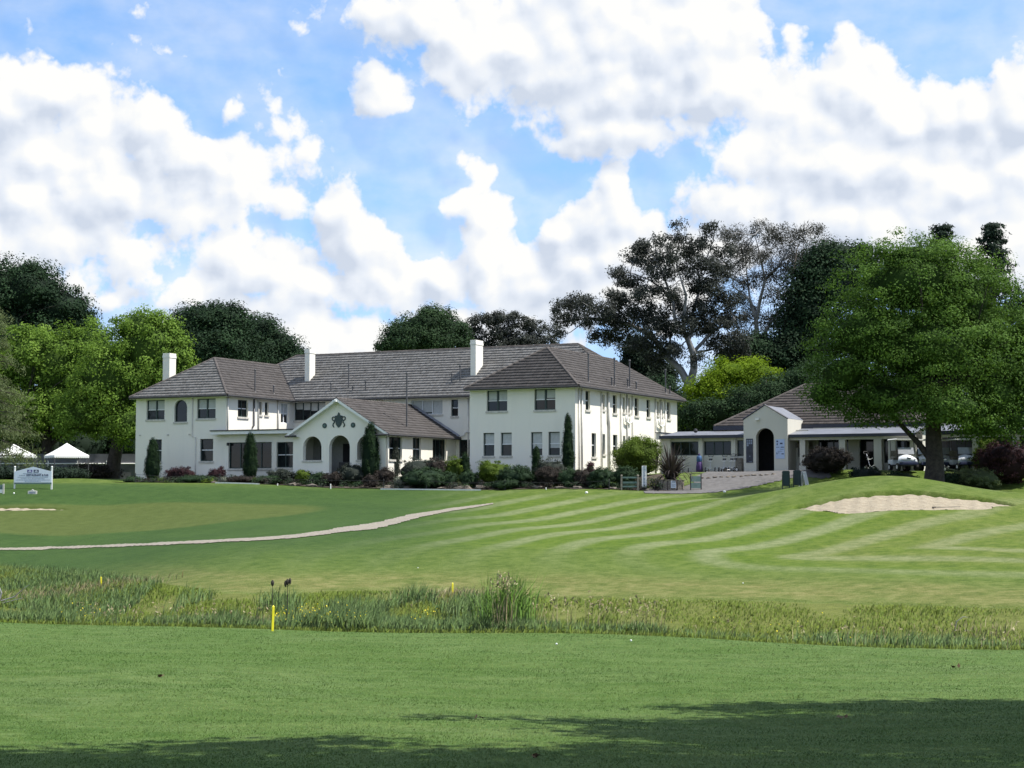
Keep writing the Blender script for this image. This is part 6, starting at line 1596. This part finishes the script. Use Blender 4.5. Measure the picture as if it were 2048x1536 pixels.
# taller blue-green weeds along the near lip and on the ditch floor
N_ = 30000
X = r.uniform(-21, 20, N_); dY = np.abs(r.normal(0, 1.0, N_)); Yv = Y1(X) + .05 + dY
hp = patch(X, Yv * .5, .7, 9); px = 1024 + FPX * X / Yv
dens = .40 + .6 * sst(.0, .5, hp) + .5 * ((px > 540) & (px < 1000)); dens = np.where(px > 1330, dens * .35, dens)
k = r.random(N_) < dens; X, Yv, hp, px, dY = X[k], Yv[k], hp[k], px[k], dY[k]
tall = np.where((px > 560) & (px < 980), .44, .26)
h = tall * (.75 + .5 * hp + r.uniform(-.2, .35, len(X))) + dY * .16
blades('ditch_weeds', on_ground(X, Yv), np.clip(h, .15, 1.25), r.uniform(.015, .032, len(X)), L['reed'], r, .5, None, 'blue-green weeds growing along the near lip of the ditch')
N_ = 8000; X = r.uniform(-21, 20, N_); Yv = Y1(X) + .05 - np.abs(r.normal(0, .12, N_)) - .15 * np.clip(patch(X, X * 0, 1.3, 33), 0, 1)
blades('rough_grass', on_ground(X, Yv), r.uniform(.04, .16, N_), r.uniform(.010, .02, N_), L['rough'], r, .6, None, 'ragged fringe of longer grass along the near lip')
# far-lip weeds in the middle (the dark green heap by the second stake)
N_ = 15000; X = r.uniform(-14, 1.0, N_); Yv = Y2(X) - r.uniform(2.0, 11, N_); hp = patch(X, Yv, .6, 10); k = (hp > -.05) & (np.abs(X + 5.5) < 6.5 * (.6 + .4 * r.random(N_))); X, Yv, hp = X[k], Yv[k], hp[k]
blades('ditch_weeds', on_ground(X, Yv), .45 + .4 * np.clip(hp, 0, 1) + r.uniform(0, .25, len(X)), r.uniform(.02, .036, len(X)), L['reed'], r, .55, None, 'blue-green weeds on the ditch floor below the second stake')
# left rough tongue
N_ = 11000; X = r.uniform(-26, -13.5, N_); Yv = Y2(X) - r.uniform(-.2, 9, N_); k = np.abs(X) < .33 * Yv + 1; X, Yv = X[k], Yv[k]
blades('rough_grass', on_ground(X, Yv), r.uniform(.15, .42, len(X)), r.uniform(.02, .04, len(X)), L['reed'], r, .45, None, 'longer green grass in the left tongue of the rough')
# bright reed clump
c = np.array([(1012 - 1024) / FPX * 38.9, 38.9]); N_ = 420; X = c[0] + r.normal(0, .24, N_); Yv = c[1] + r.normal(0, .22, N_)
e = empty('reed_clump', (c[0], c[1], float(T(*c))), 0, 'bright green clump of tall reeds in the middle of the ditch edge', 'reeds')
ob = blades('blades', on_ground(X, Yv), r.uniform(.95, 1.55, N_), r.uniform(.016, .03, N_), L['reedbright'], r, .33); ob.parent = e; ob.matrix_parent_inverse = Matrix.Translation(-Vector(e.location))
# pale seed heads
def heads(px0, px1, n, seed, dmax=2.0, hh=(.7, 1.0)):
    r = np.random.default_rng(seed); p = r.uniform(px0, px1, n); dY = r.uniform(.1, dmax, n); Yv = 39 + dY; X = (p - 1024) / FPX * Yv; Yv = Y1(X) + dY; X = (p - 1024) / FPX * Yv
    return on_ground(X, Yv), r.uniform(*hh, n) + dY * .25
P_, H_ = heads(1060, 1330, 80, 1, 2.0, (.4, .7)); P2, H2 = heads(150, 560, 50, 2, 1.2, (.25, .42)); P3, H3 = heads(985, 1030, 40, 3, .5, (1.0, 1.3)); P4, H4 = heads(1330, 2048, 34, 4, 1.0, (.2, .36))
P_ = np.concatenate([P_, P2, P3, P4]); H_ = np.concatenate([H_, H2, H3, H4])
blades('seed_heads', P_, H_, r.uniform(.008, .014, len(P_)), L['straw'], r, .3, None, 'pale grass stalks standing in the ditch')
n = len(P_); tops = P_ + np.stack([r.normal(0, .05, n), r.normal(0, .05, n), H_ * .95], 1)
V, F, tt = leaf_quads(np.repeat(tops, 4, 0) + r.normal(0, 1, (4 * n, 3)) * np.array([.02, .02, .07]), nrm(r.normal(size=(4 * n, 3))), .085, .35, r, r.random(4 * n), 1.0)
np_mesh('seed_heads', V, F, L['straw'], tint=tt, kind='stuff')['label'] = 'pale feathery grass seed heads'
# straw around the stakes
for (px, py, n, sp) in ((905, 1200, 900, .9), (203, 1180, 800, 1.0), (520, 1256, 400, .5), (30, 1200, 500, 1.0), (1990, 1272, 160, 1.0)):
    c = G(px, py, 30, 80); X = c[0] + r.normal(0, sp, n); Yv = c[1] + r.normal(0, sp * .7, n); ok = Yv > Y1(X) + .05; X, Yv = X[ok], Yv[ok]
    blades('dry_grass', on_ground(X, Yv), r.uniform(.15, .45, len(X)), r.uniform(.018, .034, len(X)), L['straw'], r, .6, np.clip(r.normal(.35, .2, len(X)), 0, 1), 'dry straw-coloured grass patch in the rough')
# buttercups
n = 170; p = np.concatenate([r.normal(640, 50, 120), r.normal(855, 14, 16), r.normal(180, 22, 20), r.uniform(1330, 1700, 14)]); dY = np.abs(r.normal(0, .5, n)) + .05; Yv = 39.5 + dY; X = (p - 1024) / FPX * Yv; Yv = Y1(X) + dY; X = (p - 1024) / FPX * Yv
P5 = on_ground(X, Yv); P5[:, 2] += r.uniform(.12, .5, n) + dY * .3
V, F, tt = leaf_quads(np.repeat(P5, 2, 0), nrm(r.normal(size=(2 * n, 3)) + np.array([0, -.6, .8])), .030, .9, r, r.random(2 * n))
np_mesh('yellow_flowers', V, F, M['yflower'], tint=tt, kind='stuff')['label'] = 'small yellow flowers scattered along the ditch edge'
# lawn blades in front
def ray_ground(px, py):
    dx = (px - 1024) / FPX; dz = (768 - py) / FPX
    ky = math.cos(PITCH) - dz * math.sin(PITCH); kz = math.sin(PITCH) + dz * math.cos(PITCH)
    Y = np.full(px.shape, 25.0)
    for _ in range(30): Y = .5 * Y + .5 * np.clip((EYE - T(dx / ky * Y, Y)) / (-kz / ky), 6, 60)
    return dx / ky * Y, Y
N_ = 330000
px = r.uniform(-260, 2310, N_); py = 1236 + (1640 - 1236) * r.random(N_)
X, Yv = ray_ground(px, py); k = Yv < Y1(X) + .02; X, Yv = X[k], Yv[k]
n = len(X); hp = patch(X, Yv, 1.6, 12) * .35 + patch(X * .35, Yv * 1.8, .8, 13) * .75 + patch(X, Yv, 6.0, 14) * .3
P6 = on_ground(X, Yv, -.006); a = r.uniform(0, 6.283, n); s = np.stack([np.cos(a), .3 * np.sin(a), 0 * a], 1); hgt = r.uniform(.010, .022, n) * (.7 + Yv / 45); wd = (r.uniform(.003, .007, n) * (.4 + Yv / 24))[:, None]
tip = P6 + np.stack([r.normal(.004, .012, n), r.normal(0, .012, n), hgt], 1)
V = np.stack([P6 - s * wd, P6 + s * wd, tip], 1).reshape(-1, 3)
np_mesh('lawn_blades', V, np.arange(3 * n).reshape(n, 3), L['lawn'], tint=np.repeat(np.clip(.46 + 1.3 * hp + .10 * np.sin(Yv * 3.6 + 1.2 * patch(X, Yv, .3, 40) * 6) + r.normal(0, .24, n), 0, 1), 3), kind='stuff')['label'] = 'short mown grass blades of the near lawn'

# yellow hazard stakes
def stake(px, py_top, py_base, Ymin, Ymax, label, dirt=False):
    q = G(px, py_base, Ymin, Ymax); q_h = (py_base - py_top) * q[1] / FPX; w = .052
    m = MB(); m.box(-w / 2, w / 2, -w / 2, w / 2, -.25, q_h - .02); m.add([(-w / 2, -w / 2, q_h - .02), (w / 2, -w / 2, q_h - .02), (w / 2, w / 2, q_h - .02), (-w / 2, w / 2, q_h - .02), (0, 0, q_h + .012)], [(0, 1, 4), (1, 2, 4), (2, 3, 4), (3, 0, 4)])
    o = m.build('hazard_stake', M['yellow'], None, q, bevel=.006); o.rotation_euler = (random.uniform(-.03, .03), random.uniform(-.05, .05), .3)
    tag(o, label, 'stake', 'yellow stakes along the ditch'); return q
stake(545, 1212, 1262, 25, 45, 'nearest and tallest yellow stake on the near lip of the ditch')
stake(905, 1166, 1197, 52, 70, 'short yellow stake on the far bank of the ditch')
stake(203, 1154, 1178, 50, 80, 'small yellow stake in the rough at the left')
# thistles by the near stake
def thistle(px, py, label, hd):
    Yt = float(Y1((px - 1024) / FPX * 40)) + .5; X = (px - 1024) / FPX * Yt; b = np.array([X, Yt, float(T(X, Yt))]); top = at(px, py, Yt) - b
    e = empty('thistle', b, 0, label, 'weed'); m = MB(); m.tube([(0, 0, -.05), top * .5 + np.array([.02, 0, 0]), top], [.012, .010, .006], 6); m.build('stalk', M['bark'], e)
    for dx, dz, s in hd:
        m = MB(); c = top + np.array([dx, 0, dz]); m.lathe([(.006, -.06), (.03 * s, -.03), (.042 * s, .02), (.036 * s, .06), (.012, .10)], 8, c); m.build('seed_head', M['bark'], e)
        if dx or dz: m = MB(); m.tube([top * .92, c - np.array([0, 0, .05])], .005, 5); m.build('side_stalk', M['bark'], e)
thistle(545, 1168, 'single dark thistle head above the nearest yellow stake', [(0, 0, 1)])
thistle(575, 1166, 'branched dark thistle right of the nearest yellow stake', [(0, 0, 1), (-.05, -.04, .8), (.06, .02, .8)])
# dead wood
def deadwood(px, py, paths, label, Ymin=25, Ymax=80):
    q = G(px, py, Ymin, Ymax); e = empty('dead_branch', q, 0, label, 'branch')
    for pts, ra in paths:
        m = MB(); m.tube([np.array(p) for p in pts], np.linspace(ra, ra * .3, len(pts)), 7); m.build('stick', M['gumbark'], e)
deadwood(18, 1212, [([(-.5, 0, -.1), (-.3, 0, .5), (-.42, 0, .8)], .05), ([(-.3, 0, .2), (.2, 0, .35), (.6, 0, .7), (.75, 0, .8)], .025), ([(-.3, .1, .1), (.3, .1, .25), (.5, .1, .3)], .022)], 'pale dead branch lying in the rough at the left edge')
deadwood(1915, 1262, [([(-.1, 0, -.1), (-.02, 0, .28), (.18, 0, .42), (.3, 0, .40)], .022), ([(.2, 0, .02), (.5, 0, .0)], .02)], 'pale bent twig at the ditch edge on the right', 25, 60)
# golf balls and tiny markers
bm = bmesh.new(); bmesh.ops.create_icosphere(bm, subdivisions=2, radius=.0215); bme = bpy.data.meshes.new('golf_ball'); bm.to_mesh(bme); bm.free(); bme.materials.append(M['ball'])
for px, py, lb in ((1113, 1291, 'golf ball on the near lawn below the reed clump'), (1262, 1284, 'golf ball on the near lawn right of the reed clump'), (1562, 1279, 'golf ball at the near lip of the ditch on the right'), (836, 1137, 'golf ball on the dry strip of fairway'), (1486, 1168, 'golf ball on the far lip of the ditch')):
    o = bpy.data.objects.new('golf_ball', bme); COL.objects.link(o); o.location = G(px, py, 15, 80) + np.array([0, 0, .03]); tag(o, lb, 'golf ball', 'golf balls on the grass')
for px, py, lb in ((1449, 985, 'white tee marker at the foot of the drive'), (1173, 987, 'white tee marker below the right wing corner')):
    q = G(px, py, 70, 110); m = MB(); m.lathe([(.05, -.02), (.09, .02), (.08, .09), (.03, .12)], 10); tag(m.build('tee_marker', M['white'], None, q, smooth=True), lb, 'marker', 'white tee markers')

# dead leaves on the near lawn
for i, (px, py, lb) in enumerate(((320, 1356, 'curled brown dead leaf on the left of the near lawn'), (960, 1440, 'brown dead leaf in the middle of the near lawn'), (1915, 1336, 'brown dead leaf at the right of the near lawn'), (1068, 1517, 'brown dead leaf at the lower edge of the lawn in shade'), (1680, 1438, 'brown dead leaf in the shade on the right'))):
    q = G(px, py, 11, 40); rr = np.random.default_rng(700 + i); k = 3
    V, F, tt = leaf_quads(rr.normal(size=(k, 3)) * np.array([.03, .03, .008]) + np.array([0, 0, .03]), nrm(rr.normal(size=(k, 3)) * .6 + np.array([0, 0, 1.0])), .085, .6, rr, rr.random(k))
    o = np_mesh('dead_leaf', V, F, M['deadleaf'], tint=tt); o.location = q; tag(o, lb, 'leaf', 'dead leaves on the near lawn')
